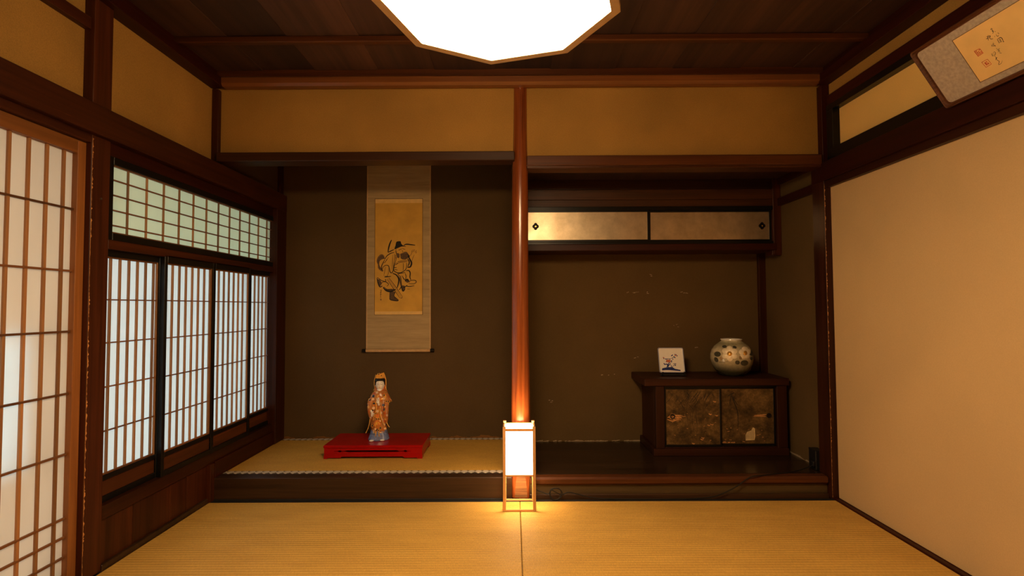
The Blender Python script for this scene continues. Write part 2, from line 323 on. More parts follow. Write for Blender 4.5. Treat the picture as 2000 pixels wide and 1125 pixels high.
# ================================================================== THE ROOM
XL, XR, FY = -1.694, 1.79, 2.89       # left wall line, right wall line, front of the raised alcoves
BL, BR = 3.755, 3.655                 # back walls of the left and the right alcove
CZ = 2.43
YB = -.75                             # wall behind the camera
fl = struct(mesh_obj('floor', MB().box(-1.95, 2.0, YB-.1, 3.9, -.12, -.05), 'floor_board_x'))
# ceiling: boards along the room, battens across
ce = struct(mesh_obj('ceiling', MB().box(-2.0, 2.05, YB-.1, 3.9, CZ+.02, CZ+.08), 'ceiling_wood'))
x = -1.93
edges = [-1.93, -1.72, -1.427, -1.112, -.769, -.43, -.10, .23, .585, .926, 1.297, 1.613, 1.95]
for i in range(len(edges)-1):
    dz = .004*(i % 2)
    bar('ceiling_board', edges[i]-.012, edges[i+1]+.004, YB, 2.96, CZ-dz, CZ+.014-dz*.5, 'ceiling_wood', ce)
for y in (2.50, 2.08, 1.66, 1.24, .82, .40, -.02, -.44):
    bar('batten', -1.72, 1.80, y, y+.034, CZ-.036, CZ-.004, 'beam_x', ce, .004)
# ---- left wall
wl = MB()
wl.box(-1.87, -1.732, YB, 2.99, 1.85, 2.44)                 # plaster above the lintel
wl.box(-1.87, -1.732, YB, 1.12, 0, 1.86)
struct(mesh_obj('wall_left', wl, 'ochre_plaster'))
wl2 = MB(); wl2.box(-1.87, -1.715, 2.985, 3.90, 1.83, 2.44); wl2.box(-1.87, -1.72, 3.68, 3.90, -.05, 1.86); wl2.box(-1.87, -1.72, 2.06, 3.70, -.05, .20)
struct(mesh_obj('wall_left_alcove', wl2, 'dark_plaster'))
# unseen sheet added behind the sliding door; filters its daylight, with an opening
ws = MB(); ws.box(-1.80, -1.775, 1.0, 2.10, 0, .50); ws.box(-1.80, -1.775, 1.0, 2.10, .975, 1.86); ws.box(-1.80, -1.775, 1.83, 2.10, .5, .975)
struct(mesh_obj('added_daylight_mask', ws, 'daylight_filter'))
struct(mesh_obj('added_eave', MB().box(-2.75, -1.87, YB, 3.9, 1.98, 2.04), 'ceiling_wood'))  # unseen overhang, added to dim the daylight on the lattice transom
trim(-1.80, -1.690, 2.032, 2.128, 0, 2.44, 'timber_z', 'scuffed dark timber post between the sliding door and the bay window')
trim(-1.735, -1.662, YB, 3.742, 1.772, 1.892, 'timber_y', 'long dark lintel rail running above the left doors and bay window')
trim(-1.80, -1.690, 1.02, 2.034, 1.738, 1.774, 'timber_y', 'thin dark head track over the large sliding paper door')
trim(-1.80, -1.705, YB, 2.034, 2.203, 2.252, 'timber_y', 'short dark picture rail high on the left plaster wall')
trim(-1.76, -1.655, YB, 2.90, 2.335, 2.385, 'dim_timber_y', 'lower ceiling cornice along the left wall'); trim(-1.76, -1.685, YB, 2.90, 2.383, 2.435, 'dim_timber_y', 'upper ceiling cornice along the left wall')
trim(-1.745, -1.695, 2.908, 2.940, 1.86, 2.335, 'timber_z', 'thin corner post left of the plaster header')
trim(-1.745, -1.685, 2.935, 2.995, 1.86, 1.935, 'timber_z', 'stub of the corner post under the left header beam')
trim(-1.80, -1.665, 3.60, 3.745, .12, 1.79, 'timber_z', 'dark corner post beside the bay window at the alcove back')
trim(-1.725, -1.695, 3.70, 3.76, 1.88, 2.42, 'dim_timber_z', 'dark strip in the upper left corner of the picture alcove')
trim(-1.80, -1.687, 2.126, 3.61, .205, .262, 'timber_y', 'dark sill under the bay window')
trim(-1.735, -1.690, 2.126, 3.64, 1.322, 1.361, 'timber_y', 'dark rail between the lattice transom and the four paper windows')
trim(-1.80, -1.698, 2.126, 3.66, 1.700, 1.776, 'dim_timber_y', 'dark head rail above the lattice transom')
trim(-1.72, -1.684, 2.126, 2.89, -.04, .024, 'old_board_x', 'black baseboard under the bay window')
trim(-1.72, -1.676, 2.905, 3.60, .115, .21, 'dim_timber_y', 'dark board between the bay sill and the alcove mat')
trim(-1.71, -1.672, 2.852, 2.892, 0, .206, 'timber_z', 'short dark upright at the left end of the black step')
sk = struct(mesh_obj('skirting_left', MB().box(-1.75, -1.712, 2.12, 2.87, -.04, .21), 'dim_timber_z'))
for a, b in ((2.128, 2.312), (2.312, 2.559), (2.559, 2.692), (2.692, 2.856)):
    bar('plank', -1.712, -1.699, a+.0012, b-.0012, .02, .207, 'timber_z', sk)
def worn(name, parent, x, y0, dirx, diry, z0, z1, wmax, seed, mat='splinter'):
    rn = random.Random(seed); m = MB(); z = z0; pts = []
    while z < z1:
        pts.append((z, wmax*rn.choice([.12, .2, .25, .35, .5, .9, .1, .15]))); z += rn.uniform(.002, .012)
    c = Vector(parent.location)
    L = [Vector((x, y0, z))-c for z, w in pts]; R_ = [Vector((x+dirx*w, y0+diry*w, z))-c for z, w in pts]; n = len(pts)
    m.add(L+R_, [(j, j+1, n+j+1, n+j) for j in range(n-1)]); return mesh_obj(name, m, mat, parent)
post_l = [o for o in S.objects if o.get('label', '').startswith('scuffed dark timber post')][0]
worn('worn_edge', post_l, -1.6894, 2.0345, 0, 1, .01, 1.765, .008, 5)
# ---- right wall
wr = MB(); wr.box(1.815, 1.95, YB, 2.99, 2.24, 2.44); wr.box(1.815, 1.95, YB, .36, 0, 2.24); wr.box(1.84, 1.95, .3, 2.93, -.05, 2.24)
struct(mesh_obj('wall_right', wr, 'ochre_plaster'))
struct(mesh_obj('wall_right_niche', MB().box(1.79, 1.95, 2.90, 3.80, -.05, 2.44), 'grey_plaster'))
trim(1.757, 1.86, 2.872, 2.985, 0, 1.80, 'timber_z', 'dark post with a worn edge right of the shelf niche')
worn('worn_edge', [o for o in S.objects if o.get('label', '').startswith('dark post with a worn edge')][0], 1.7585, 2.8714, 1, 0, .01, 1.76, .006, 9)
trim(1.770, 1.86, 2.895, 2.985, 1.80, 2.335, 'dim_timber_z', 'upper corner post right of the plaster header')
trim(1.752, 1.86, YB, 2.985, 1.772, 1.878, 'dim_timber_y', 'long dark lintel rail above the plain sliding panel')
trim(1.770, 1.86, YB, 2.90, 1.736, 1.774, 'timber_y', 'thin dark head track over the plain sliding panel')
trim(1.790, 1.86, YB, 2.88, 2.196, 2.262, 'dim_timber_y', 'dark rail above the framed gold paper transom')
trim(1.745, 1.86, YB, 2.90, 2.335, 2.385, 'dim_timber_y', 'lower ceiling cornice along the right wall'); trim(1.772, 1.86, YB, 2.90, 2.383, 2.435, 'dim_timber_y', 'upper ceiling cornice along the right wall')
trim(1.768, 1.84, YB, 2.875, -.05, .006, 'dim_timber_y', 'dark floor track under the plain sliding panel')
trim(1.765, 1.80, 2.98, 3.40, 1.735, 1.785, 'dim_timber_y', 'dark rail on the side wall of the shelf niche')
trim(1.765, 1.80, 2.98, 3.40, 1.878, 1.925, 'dim_timber_y', 'dark rail under the niche ceiling on the side wall')
trim(1.742, 1.792, BR-.03, BR+.01, .118, 1.45, 'timber_z', 'dark upright in the back corner behind the round vase')
# ---- front plane: cornice, header walls, header beams, alcove post
trim(-1.668, 1.766, 2.862, 2.93, 2.335, 2.395, 'log_x', 'rounded ceiling cornice log across the front of the alcoves', .014)
trim(-1.690, 1.775, 2.875, 2.93, 2.392, 2.435, 'beam_x', 'flat upper cornice strip across the front of the alcoves')
struct(mesh_obj('wall_header', MB().box(-1.74, .04, 2.938, 2.985, 1.94, 2.44).box(.04, 1.82, 2.938, 2.985, 1.91, 2.44), 'ochre_plaster'))
trim(-1.688, .012, 2.880, 2.992, 1.905, 1.957, 'shade_board_x', 'dark header beam above the hanging scroll alcove', .004)
trim(.080, 1.757, 2.878, 2.980, 1.872, 1.929, 'beam_x', 'brown header beam above the gold cupboard niche', .004)
trim(.080, 1.757, 2.886, 2.992, 1.857, 1.874, 'beam_x', 'thin lip under the brown header beam', .003)
struct(mesh_obj('ceiling_alcove', MB().box(-1.73, .03, 2.975, 3.80, 2.36, 2.40), 'ceiling_wood'))
struct(mesh_obj('ceiling_niche', MB().box(.07, 1.80, 2.975, 3.72, 1.918, 1.94), 'ceiling_wood'))
struct(mesh_obj('wall_back', MB().box(-1.90, .05, BL, BL+.12, -.05, 2.44), 'dark_plaster'))
wbn = struct(mesh_obj('wall_back_niche', MB().box(.04, 1.95, BR, BR+.25, -.05, 2.44), 'grey_plaster'))
rn = random.Random(12); ch = []
for (cx_, cz_, n_, sx_) in ((.88, 1.17, 9, .09), (1.24, 1.165, 5, .05), (1.16, .93, 3, .03), (.67, .59, 4, .05), (.98, 1.29, 2, .01), (1.28, .78, 2, .02), (.25, .40, 3, .02), (.85, .71, 2, .05)):
    for k in range(n_): u, v = cx_+rn.uniform(-sx_, sx_), cz_+rn.uniform(-.008, .008); ch.append(([(u, v), (u+rn.uniform(.004, .018), v+rn.uniform(-.004, .004))], rn.uniform(.002, .006)))
for k in range(26): u = rn.uniform(.12, .9); ch.append(([(u, .121), (u+rn.uniform(.01, .05), .121+rn.uniform(0, .006))], rn.uniform(.002, .007)))
co = mesh_obj('plaster_chip', strokes(MB(), ch, lambda u, v, h: (u, BR-h, v), .0003, .3), 'chip_plaster', wbn); co['kind'] = 'stuff'
struct(mesh_obj('wall_partition', MB().box(.03, .06, 2.975, 3.76, -.05, 2.44), 'dark_plaster'))
struct(mesh_obj('wall_front', MB().box(-1.9, 1.95, YB-.12, YB, -.05, 2.44), 'ochre_plaster'))
# alcove post: peeled trunk with a flat shaved face at its foot
pm = MB(); rings = []
prof = [(0, .057), (.05, .057), (.1, .056), (.14, .0555), (.16, .055), (.3, .0545), (.5, .054), (.8, .051), (1.07, .049), (1.4, .048), (1.7, .0475), (1.9, .046), (1.98, .042), (2.1, .040), (2.36, .0385)]
for z, r in prof:
    cx = .039+.008*max(0, (z-1.0)/1.36); cy = 2.946; cut = 2.908 if z < .15 else -9
    rings.append([(cx+r*math.cos(a)*(1+.02*math.sin(3*a+z*3)), max(cut+.10*z if z < .15 else cut, cy+r*math.sin(a)), z) for a in [2*math.pi*j/32 for j in range(32)]])
pm.loft(rings); po = struct(mesh_obj('alcove_post', pm, 'pole_wood', smooth=True), 'glossy reddish natural trunk post between the two alcoves')
fm = MB(); fpts = []
for z in (.004, .03, .06, .09, .12, .148):
    hw = .030*(1-(z/.16)**2)**.5+.004; y = 2.908+.10*z-.0012; fpts.append([(.039-hw, y, z), (.039+hw, y, z), (.039+hw*.8, y+.006, z), (.039-hw*.8, y+.006, z)])
fm.loft(fpts); mesh_obj('shaved_face', fm, 'pole_face', po)
# steps
trim(-1.678, -.012, FY, 2.968, 0, .121, 'old_board_x', 'black worn wooden step in front of the scroll alcove', .003)
trim(-1.678, -.012, FY-.004, FY+.02, -.05, .006, 'heri_black', 'black seam at the foot of the scroll alcove step')
trim(.088, 1.757, FY-.002, 2.955, .076, .1185, 'beam_x', 'rounded brown front edge of the shelf niche floor', .010)
trim(.088, 1.757, FY+.022, 2.95, .02, .08, 'olive_board_x', 'recessed olive brown riser under the niche edge')
trim(.088, 1.757, FY+.008, 2.95, -.05, .022, 'old_board_x', 'low dark plinth strip under the niche riser')
nf = struct(mesh_obj('floor_niche', MB().box(.07, 1.80, 2.94, BR+.02, .05, .116), 'floor_board_x'))
for a, b in ((2.953, 3.19), (3.19, 3.43), (3.43, BR+.01)): bar('plank', .075, 1.792, a+.0006, b-.0006, .112, .118, 'floor_board_x', nf, .0008)
struct(mesh_obj('floor_alcove', MB().box(-1.70, .04, 2.96, BL+.02, .0, .09), 'floor_board_x'))

# ================================================================== SLIDING DOORS AND WINDOWS
d1 = sroot('door_1', 'large sliding door of honey wood lattice over white paper by the scuffed post')
bar('stile', -1.742, -1.712, 1.994, 2.032, .012, 1.737, 'honey_z', d1); bar('stile', -1.742, -1.712, 1.10, 1.136, .012, 1.737, 'honey_z', d1)
bar('top_rail', -1.742, -1.712, 1.136, 1.994, 1.684, 1.737, 'honey_y', d1); bar('bottom_rail', -1.742, -1.712, 1.136, 1.994, .012, .052, 'honey_y', d1)
for k in range(11): bar('upright_bar', -1.734, -1.7245, 1.944-.0715*k, 1.955-.0715*k, .052, 1.684, 'bar_z', d1, .001)
for z in (1.462, 1.219, .983, .743, .511, .267, .195, .119): bar('cross_bar', -1.7335, -1.7235, 1.136, 1.994, z-.004, z+.004, 'bar_y', d1, .001)
mesh_obj('paper', MB().box(-1.7355, -1.7345, 1.13, 2.0, .05, 1.69), 'shoji_paper', d1)
NW = [0]
def shoin_panel(y0, y1, xf, ya, n, label):
    NW[0] += 1; w = sroot('window_%d' % NW[0], label); x0, x1 = xf-.022, xf
    bar('stile', x0, x1, y0, y0+.021, .256, 1.330, 'black_lacquer', w); bar('stile', x0, x1, y1-.021, y1, .256, 1.330, 'black_lacquer', w)
    bar('top_rail', x0, x1, y0+.021, y1-.021, 1.294, 1.330, 'black_lacquer', w); bar('middle_rail', x0, x1, y0+.021, y1-.021, .352, .372, 'black_lacquer', w); bar('bottom_rail', x0, x1, y0+.021, y1-.021, .256, .287, 'black_lacquer', w)
    bar('foot_panel', x0+.008, x1-.009, y0+.018, y1-.018, .285, .354, 'beam_y', w)
    for yy in (y0+.021, y1-.029): bar('edge_bar', x0+.006, x0+.015, yy, yy+.008, .372, 1.294, 'bar_z', w, .001)
    for zz in (.372, 1.286): bar('edge_bar', x0+.006, x0+.015, y0+.029, y1-.029, zz, zz+.008, 'bar_y', w, .001)
    k = ya
    while k < y1-.035:
        if k > y0+.035: bar('upright_bar', x0+.0065, x0+.0160, k-.0044, k+.0044, .38, 1.286, 'bar_z', w, .001)
        k += .0525
    for z in (1.109, .926, .740, .555): bar('cross_bar', x0+.0075, x0+.0155, y0+.029, y1-.029, z-.0028, z+.0028, 'bar_y', w, .0008)
    mesh_obj('paper', MB().box(x0+.005, x0+.006, y0+.015, y1-.015, .36, 1.30), 'shoji_paper', w)
    return w
shoin_panel(2.082, 2.499, -1.716, 2.135, 7, 'black framed paper window next to the scuffed post')
shoin_panel(2.478, 2.900, -1.690, 2.549, 7, 'second black framed paper window from the scuffed post')
shoin_panel(2.884, 3.300, -1.690, 2.951, 7, 'third black framed paper window from the scuffed post')
shoin_panel(3.277, 3.678, -1.716, 3.361, 7, 'narrowest looking black framed paper window nearest the back wall')
NW[0] += 1; w5 = sroot('window_5', 'wide lattice paper transom window above the four paper windows')
for a in ((2.126, 2.153), (3.661, 3.690)): bar('stile', -1.724, -1.694, a[0], a[1], 1.361, 1.716, 'black_lacquer', w5)
for a in ((1.361, 1.392), (1.684, 1.716)): bar('rail', -1.724, -1.694, 2.153, 3.661, a[0], a[1], 'black_lacquer', w5)
for zz in (1.392, 1.680): bar('edge_bar', -1.718, -1.703, 2.153, 3.661, zz, zz+.006, 'bar_y', w5, .001)
for k in range(12): bar('upright_bar', -1.7175, -1.709, 2.258+.1168*k-.0035, 2.258+.1168*k+.0035, 1.398, 1.680, 'bar_z', w5, .001)
for z in (1.622, 1.557, 1.492, 1.427): bar('cross_bar', -1.7165, -1.7085, 2.153, 3.661, z-.003, z+.003, 'bar_y', w5, .001)
mesh_obj('paper', MB().box(-1.7195, -1.7185, 2.14, 3.67, 1.385, 1.69), 'shaded_shoji_paper', w5)
d2 = sroot('door_2', 'plain cream paper sliding panel filling the right wall beside the worn post')
bar('panel', 1.795, 1.815, 1.56, 2.874, .008, 1.737, 'fusuma_paper', d2, .001)
bar('frame_strip', 1.79, 1.816, 1.545, 1.562, .008, 1.737, 'black_lacquer', d2)
d3 = sroot('door_3', 'second plain cream sliding panel on the right wall towards the viewer')
bar('panel', 1.818, 1.838, .35, 1.60, .008, 1.737, 'fusuma_paper', d3, .001)
NW[0] += 1; w6 = sroot('window_6', 'black framed gold paper transom on the right wall beside the calligraphy')
bar('paper', 1.822, 1.83, 1.0, 2.84, 1.93, 2.19, 'ranma_gold_paper', w6, .001)
bar('rail', 1.782, 1.832, .98, 2.874, 2.166, 2.200, 'black_lacquer', w6); bar('rail', 1.782, 1.832, .98, 2.874, 1.876, 1.950, 'black_lacquer', w6)
bar('stile', 1.782, 1.832, 2.818, 2.874, 1.95, 2.166, 'black_lacquer', w6); bar('stile', 1.782, 1.832, .98, 1.02, 1.95, 2.166, 'black_lacquer', w6)

# ================================================================== TATAMI
def mat_(label, x0, x1, y0, y1, z0, z1, straw, heri, hw, group=None):
    t = thing('tatami_mat', label, 'tatami mat', ((x0+x1)/2, y0, z0)); c = (x0+x1)/2
    bar('woven_surface', x0-c, x1-c, hw, y1-y0-hw, 0, z1-z0, straw, t, .003)
    bar('cloth_border', x0-c, x1-c, 0, hw, 0, z1-z0+.0006, heri, t, .002); bar('cloth_border', x0-c, x1-c, y1-y0-hw, y1-y0, 0, z1-z0+.0006, heri, t, .002)
    return t
mat_('straw floor mat left of the seam under the paper lantern', -1.682, .0308, 2.032, 2.885, -.05, 0, 'tatami_straw', 'heri_black', .028)
mat_('straw floor mat right of the seam under the paper lantern', .0332, 1.766, 2.032, 2.885, -.05, 0, 'tatami_straw', 'heri_black', .028)
mat_('straw floor mat on the left, one row nearer than the lantern', -1.682, .0308, 1.165, 2.030, -.05, 0, 'tatami_straw', 'heri_black', .028)
mat_('straw floor mat on the right, one row nearer than the lantern', .0332, 1.766, 1.165, 2.030, -.05, 0, 'tatami_straw', 'heri_black', .028)
mat_('straw floor mat in front of the viewer on the left', -1.70, .0308, .298, 1.163, -.05, 0, 'tatami_straw', 'heri_black', .028)
mat_('straw floor mat in front of the viewer on the right', .0332, 1.80, .298, 1.163, -.05, 0, 'tatami_straw', 'heri_black', .028)
mat_('straw floor mat under the viewer', -1.70, 1.80, YB, .296, -.05, 0, 'tatami_straw', 'heri_black', .028)
mat_('straw mat with white patterned border inside the raised scroll alcove', -1.674, -.006, 2.970, BL-.004, .09, .1215, 'alcove_straw', 'heri_pattern', .045)

# ================================================================== PENDANT CEILING LAMP
LC = (-.0329, 1.2127); LZ = 1.80; LR = .3039; LA = math.radians(140.71)
lp = thing('pendant_lamp', 'large octagonal glowing ceiling lamp with a thin wooden rim', 'ceiling lamp', (LC[0], LC[1], LZ))
def octo(r, k): a = LA+k*math.pi/4; return (r*math.cos(a), r*math.sin(a))
mesh_obj('diffuser', MB().loft([[(*octo(LR-.020, k), z) for k in range(8)] for z in (.006, .010)]), 'lamp_diffuser', lp)
for k in range(8):
    o0, o1, i0, i1 = octo(LR, k), octo(LR, k+1), octo(LR-.024, k), octo(LR-.024, k+1)
    mesh_obj('rim_bar', MB().loft([[(*o0, z), (*o1, z), (*i1, z), (*i0, z)] for z in (0, .018)]), 'lamp_wood', lp)
    p0, p1, q0, q1 = octo(LR-.004, k), octo(LR-.004, k+1), octo(LR-.006, k), octo(LR-.006, k+1)
    mesh_obj('side_paper', MB().loft([[(*p0, z), (*p1, z), (*q1, z), (*q0, z)] for z in (.019, .125)]), 'lamp_side_paper', lp)
    mesh_obj('top_bar', MB().loft([[(*o0, z), (*o1, z), (*i1, z), (*i0, z)] for z in (.126, .142)]), 'lamp_wood', lp)
mesh_obj('top_cover', MB().loft([[(*octo(LR-.01, k), z) for k in range(8)] for z in (.128, .136)]), 'diffuser_cap', lp)
mesh_obj('cord', MB().tube([(0, 0, .13), (0, 0, CZ-LZ-.02)], .005), 'cord_rubber', lp); mesh_obj('ceiling_rose', MB().lathe([(.06, CZ-LZ-.035), (.06, CZ-LZ-.012), (.05, CZ-LZ-.002)], 24), 'glazed_white', lp, True)

# ================================================================== FLOOR LANTERN
lx0, lx1, ly0, ly1 = -.0585, .1145, 2.718, 2.874
ln = thing('paper_lantern', 'tall glowing square paper lantern with a pale wood frame on the floor', 'floor lamp', (.028, 2.796, 0))
hx, hy = (lx1-lx0)/2, (ly1-ly0)/2; ps = .0155
for sx in (-1, 1):
    for sy in (-1, 1): bar('post', min(sx*hx, sx*(hx-ps)), max(sx*hx, sx*(hx-ps)), min(sy*hy, sy*(hy-ps)), max(sy*hy, sy*(hy-ps)), 0, .438 if sy < 0 else .441, 'cedar_z', ln)
for z0, z1 in ((0, .010), (.181, .189), (.415, .428)):
    for sy in (-1, 1): bar('cross_rail', -hx+ps, hx-ps, min(sy*hy, sy*(hy-.009)), max(sy*hy, sy*(hy-.009)), z0, z1, 'cedar_x', ln)
    for sx in (-1, 1): bar('side_rail', min(sx*hx, sx*(hx-.009)), max(sx*hx, sx*(hx-.009)), -hy+ps, hy-ps, z0, z1, 'cedar_y', ln)
for sy in (-1, 1): mesh_obj('paper_panel', MB().box(-hx+ps-.002, hx-ps+.002, sy*(hy-.006)-.0004, sy*(hy-.006)+.0004, .187, .417), 'lantern_paper', ln)
for sx in (-1, 1): mesh_obj('paper_panel', MB().box(sx*(hx-.006)-.0004, sx*(hx-.006)+.0004, -hy+ps-.002, hy-ps+.002, .187, .417), 'lantern_paper', ln)
mesh_obj('bulb', MB().lathe([(.008, .21), (.012, .225), (.027, .25), (.030, .268), (.026, .287), (.014, .298), (.002, .301)], 20), 'bulb_glass', ln, True)
mesh_obj('socket', MB().lathe([(.016, .178), (.016, .20), (.012, .212)], 16), 'black_plastic', ln, True); bar('socket_bar', -hx+.009, hx-.009, -.007, .007, .178, .186, 'cedar_x', ln)
pl = bpy.data.lights.new('lantern_bulb_light', 'POINT'); pl.energy = BULB_W; pl.color = LANTERN_COL; pl.shadow_soft_size = .03
plo = bpy.data.objects.new('bulb_light', pl); COL.objects.link(plo); plo.parent = ln; plo.location = (0, 0, .33)

# ================================================================== POWER CORD AND SOCKET BOX
pc = thing('power_cord', 'thin black power cord coiled on the mat and running to the socket box', 'cord', (0, 0, 0))
path = [(.085, 2.870, .19), (.100, 2.881, .10), (.125, 2.884, .055), (.165, 2.878, .040), (.190, 2.872, .035)]
for k in range(22):
    a = math.pi*.75-k*2*math.pi*2/21; path.append((.229+.034*math.cos(a)+.004*math.sin(k), 2.868+.004*math.sin(k*.6), .036+.031*math.sin(a)))
path += [(.262, 2.872, .030), (.30, 2.878, .042), (.36, 2.876, .030), (.44, 2.874, .012), (.55, 2.875, .006), (.80, 2.874, .004), (1.00, 2.875, .006), (1.12, 2.876, .020), (1.23, 2.879, .068), (1.30, 2.880, .115), (1.36, 2.886, .126), (1.45, 2.92, .1225), (1.55, 2.950, .1215), (1.64, 2.985, .124), (1.71, 3.000, .140), (1.738, 3.002, .155)]
mesh_obj('cable', MB().tube([tuple(p) for p in smooth_poly(path, 4)], .0028, 6), 'cord_rubber', pc, True)
sb = thing('socket_box', 'black plug socket box against the niche wall by the worn post', 'socket', (1.765, 3.02, .118))
bar('housing', -.025, .0245, -.030, .042, 0, .112, 'black_plastic', sb, .004); bar('plug', -.040, -.025, -.030, .002, .022, .052, 'black_plastic', sb, .003); bar('lid', -.026, .0245, -.031, .043, .108, .1155, 'black_plastic', sb, .002)

# ================================================================== HANGING SCROLL
sx0, sx1, SY = -1.074, -.604, BL-.008
sc = thing('hanging_scroll', 'long hanging scroll with an ink painting of a robed bearded swordsman', 'scroll', ((sx0+sx1)/2, SY, .76)); cx = (sx0+sx1)/2
bar('mount_cloth', -.233, .233, -.0015, .0015, 0, 1.50, 'scroll_cloth', sc, .0004)
for s in (-1, 1): bar('edge_strip', s*.2325-.0035, s*.2325+.0035, -.0022, .0008, 0, 1.50, 'fabric_edge', sc, .0004)
for s in (-1, 1): bar('border_line', s*.1755-.0015, s*.1755+.0015, -.0030, -.0012, .256, 1.110, 'ink_mid', sc, .0002)
for z in (.256, 1.110): bar('border_line', -.177, .177, -.0030, -.0012, z-.0015, z+.0015, 'ink_mid', sc, .0002)
pic = bar('painting_silk', -.174, .174, -.0027, -.0012, .281, 1.078, 'silk', sc, .0002)
bar('silk_strip', -.174, .174, -.0026, -.0012, .2575, .281, 'silk_strip', sc, .0002); bar('silk_strip', -.174, .174, -.0026, -.0012, 1.078, 1.1085, 'silk_strip', sc, .0002)
rod = mesh_obj('roller_rod', MB().tube([(-.235, -.008, -.004), (.235, -.008, -.004)], .0115, 14), 'fabric_edge', sc, True)
for s in (-1, 1): mesh_obj('rod_end', MB().tube([(s*.234, -.008, -.004), (s*.262, -.008, -.004)], .0125, 14), 'black_lacquer', sc, True)
bar('top_rod', -.238, .238, -.006, .006, 1.495, 1.512, 'timber_x', sc); mesh_obj('hanging_cord', MB().tube([(-.09, 0, 1.51), (0, 0, 1.585), (.09, 0, 1.51)], .002, 6), 'fabric_edge', sc)
# crop of the painting: 8.036 units per pixel; metres on the wall plane
def ikf(u, v, h): return ((u/8.036+725-1000)*.003753-.004-cx, -.0027-h, 1.0713-(v/8.036+460-601.0)*.003753-.76)
A = [([(310,75),(285,130),(265,200),(255,265)],17),([(252,272),(300,250),(350,225)],11),([(500,162),(540,145),(610,150),(682,160)],14),
 ([(355,270),(290,290),(235,330),(205,380)],10),([(205,385),(175,440),(155,490),(160,540),(180,562)],10),
 ([(165,545),(180,500),(220,475),(260,480),(275,520),(285,570),(310,595),(335,560),(345,480),(355,390),(360,300)],9),
 ([(385,350),(370,430),(350,500),(350,560),(400,590),(460,590),(530,545),(550,480),(545,430)],9),([(495,440),(497,500),(492,560)],6),
 ([(350,510),(390,512)],8),([(360,540),(405,550)],7),([(370,470),(410,440)],6),([(330,310),(325,420),(320,540)],5),([(375,310),(380,400)],6),([(235,380),(215,420),(185,440)],6),([(260,350),(230,400)],5),
 ([(570,330),(600,385),(625,440),(605,500),(560,505)],20),([(565,370),(590,430),(570,490)],14),([(565,305),(585,325),(590,350)],12),
 ([(540,560),(585,560),(605,600),(600,660),(615,705)],13),([(525,600),(540,650),(530,700)],8),([(580,765),(660,768),(700,740),(680,712),(610,715),(585,750)],8),
 ([(330,600),(390,630),(425,690),(420,760),(400,830)],17),([(400,600),(430,640),(445,720),(450,800)],8),([(405,610),(460,600),(525,590)],8),([(455,640),(465,780),(490,880),(525,850)],13),([(480,640),(505,690),(530,700)],9),([(520,720),(560,700),(580,730)],20),
 ([(530,800),(590,810),(670,797)],9),([(560,850),(600,850)],4),([(500,830),(560,790)],10),([(430,860),(450,840),(470,790)],9),
 ([(80,690),(95,670),(150,710),(220,735),(265,770),(240,805)],8),([(85,685),(100,750),(130,812),(170,800)],13),([(150,770),(170,740),(215,735)],6),([(215,690),(225,730)],9),
 ([(180,820),(230,870),(300,885),(370,860)],20),([(360,850),(300,850),(240,850),(190,810)],7),([(240,690),(340,835),(440,985)],6),([(270,670),(375,810),(478,960)],6),([(257,682),(360,825),(462,975)],3),([(440,985),(475,990),(480,958)],5),([(200,660),(250,655),(305,648)],10),
 ([(215,500),(205,560),(190,640)],4),([(265,520),(262,600),(240,640)],4),([(200,640),(225,650),(255,640)],6),
 ([(600,330),(625,290),(630,235)],4),([(640,270),(652,225)],4),([(660,265),(675,225)],4),([(680,270),(702,240)],4),([(690,290),(705,262)],4),([(670,310),(645,360),(636,410)],4),
 ([(385,215),(375,260),(400,292)],5),([(420,238),(470,215)],6),([(480,212),(525,225)],5),([(470,240),(490,255),(480,270)],4),([(370,450),(430,412),(500,402),(570,392)],4),([(375,470),(440,432),(500,425),(560,412)],4),
 ([(285,900),(290,960),(288,1010),(350,1030),(410,1035),(422,1015)],8),([(370,890),(352,955),(385,990),(420,1018)],8),([(130,870),(155,862),(145,900)],4),([(145,870),(142,940),(146,990)],4),([(132,905),(158,900)],4),([(135,930),(157,925)],4)]
for k in range(9): A.append(([(420+k*17, 420-k*2), (424+k*17, 428-k*2)], 6))
mesh_obj('ink_line', strokes(MB(), [(p, w*1.3+1) for p, w in A], ikf, taper=.5), 'ink', sc)
for q in [[(445,300),(480,280),(540,262),(580,310),(570,360),(520,385),(460,370)],[(380,285),(430,290),(435,350),(400,355)],[(282,895),(372,890),(350,960),(384,990),(420,1018),(410,1035),(290,1010)],[(190,825),(230,850),(300,855),(370,850),(370,870),(300,890),(230,875)],[(90,690),(130,705),(155,755),(135,800),(105,755)],[(465,790),(520,800),(525,850),(490,885)],[(205,372),(190,325),(148,303),(105,340),(76,400),(95,460),(100,520),(150,565),(178,565),(150,520),(120,470),(125,410),(160,380)],[(520,720),(560,690),(590,725),(560,750)]]: mesh_obj('ink_wash', fill(MB(), [q], ikf, .0002), 'ink_mid', sc)
mesh_obj('ink_hat', fill(MB(), [[(372,165),(382,115),(402,98),(452,98),(462,130),(490,162),(542,182),(470,180),(410,203),(358,222),(364,185)]], ikf, .0007), 'ink', sc)
for q in [([(205,370),(185,322),(145,308),(100,350),(82,410),(102,470)],16),([(102,480),(115,530),(160,562)],14),([(440,300),(480,285),(555,270)],8),([(390,250),(380,285)],12),([(145,1000),(148,1025)],22)]: mesh_obj('ink_shade', strokes(MB(), [q], ikf, .00055), 'ink_light', sc)

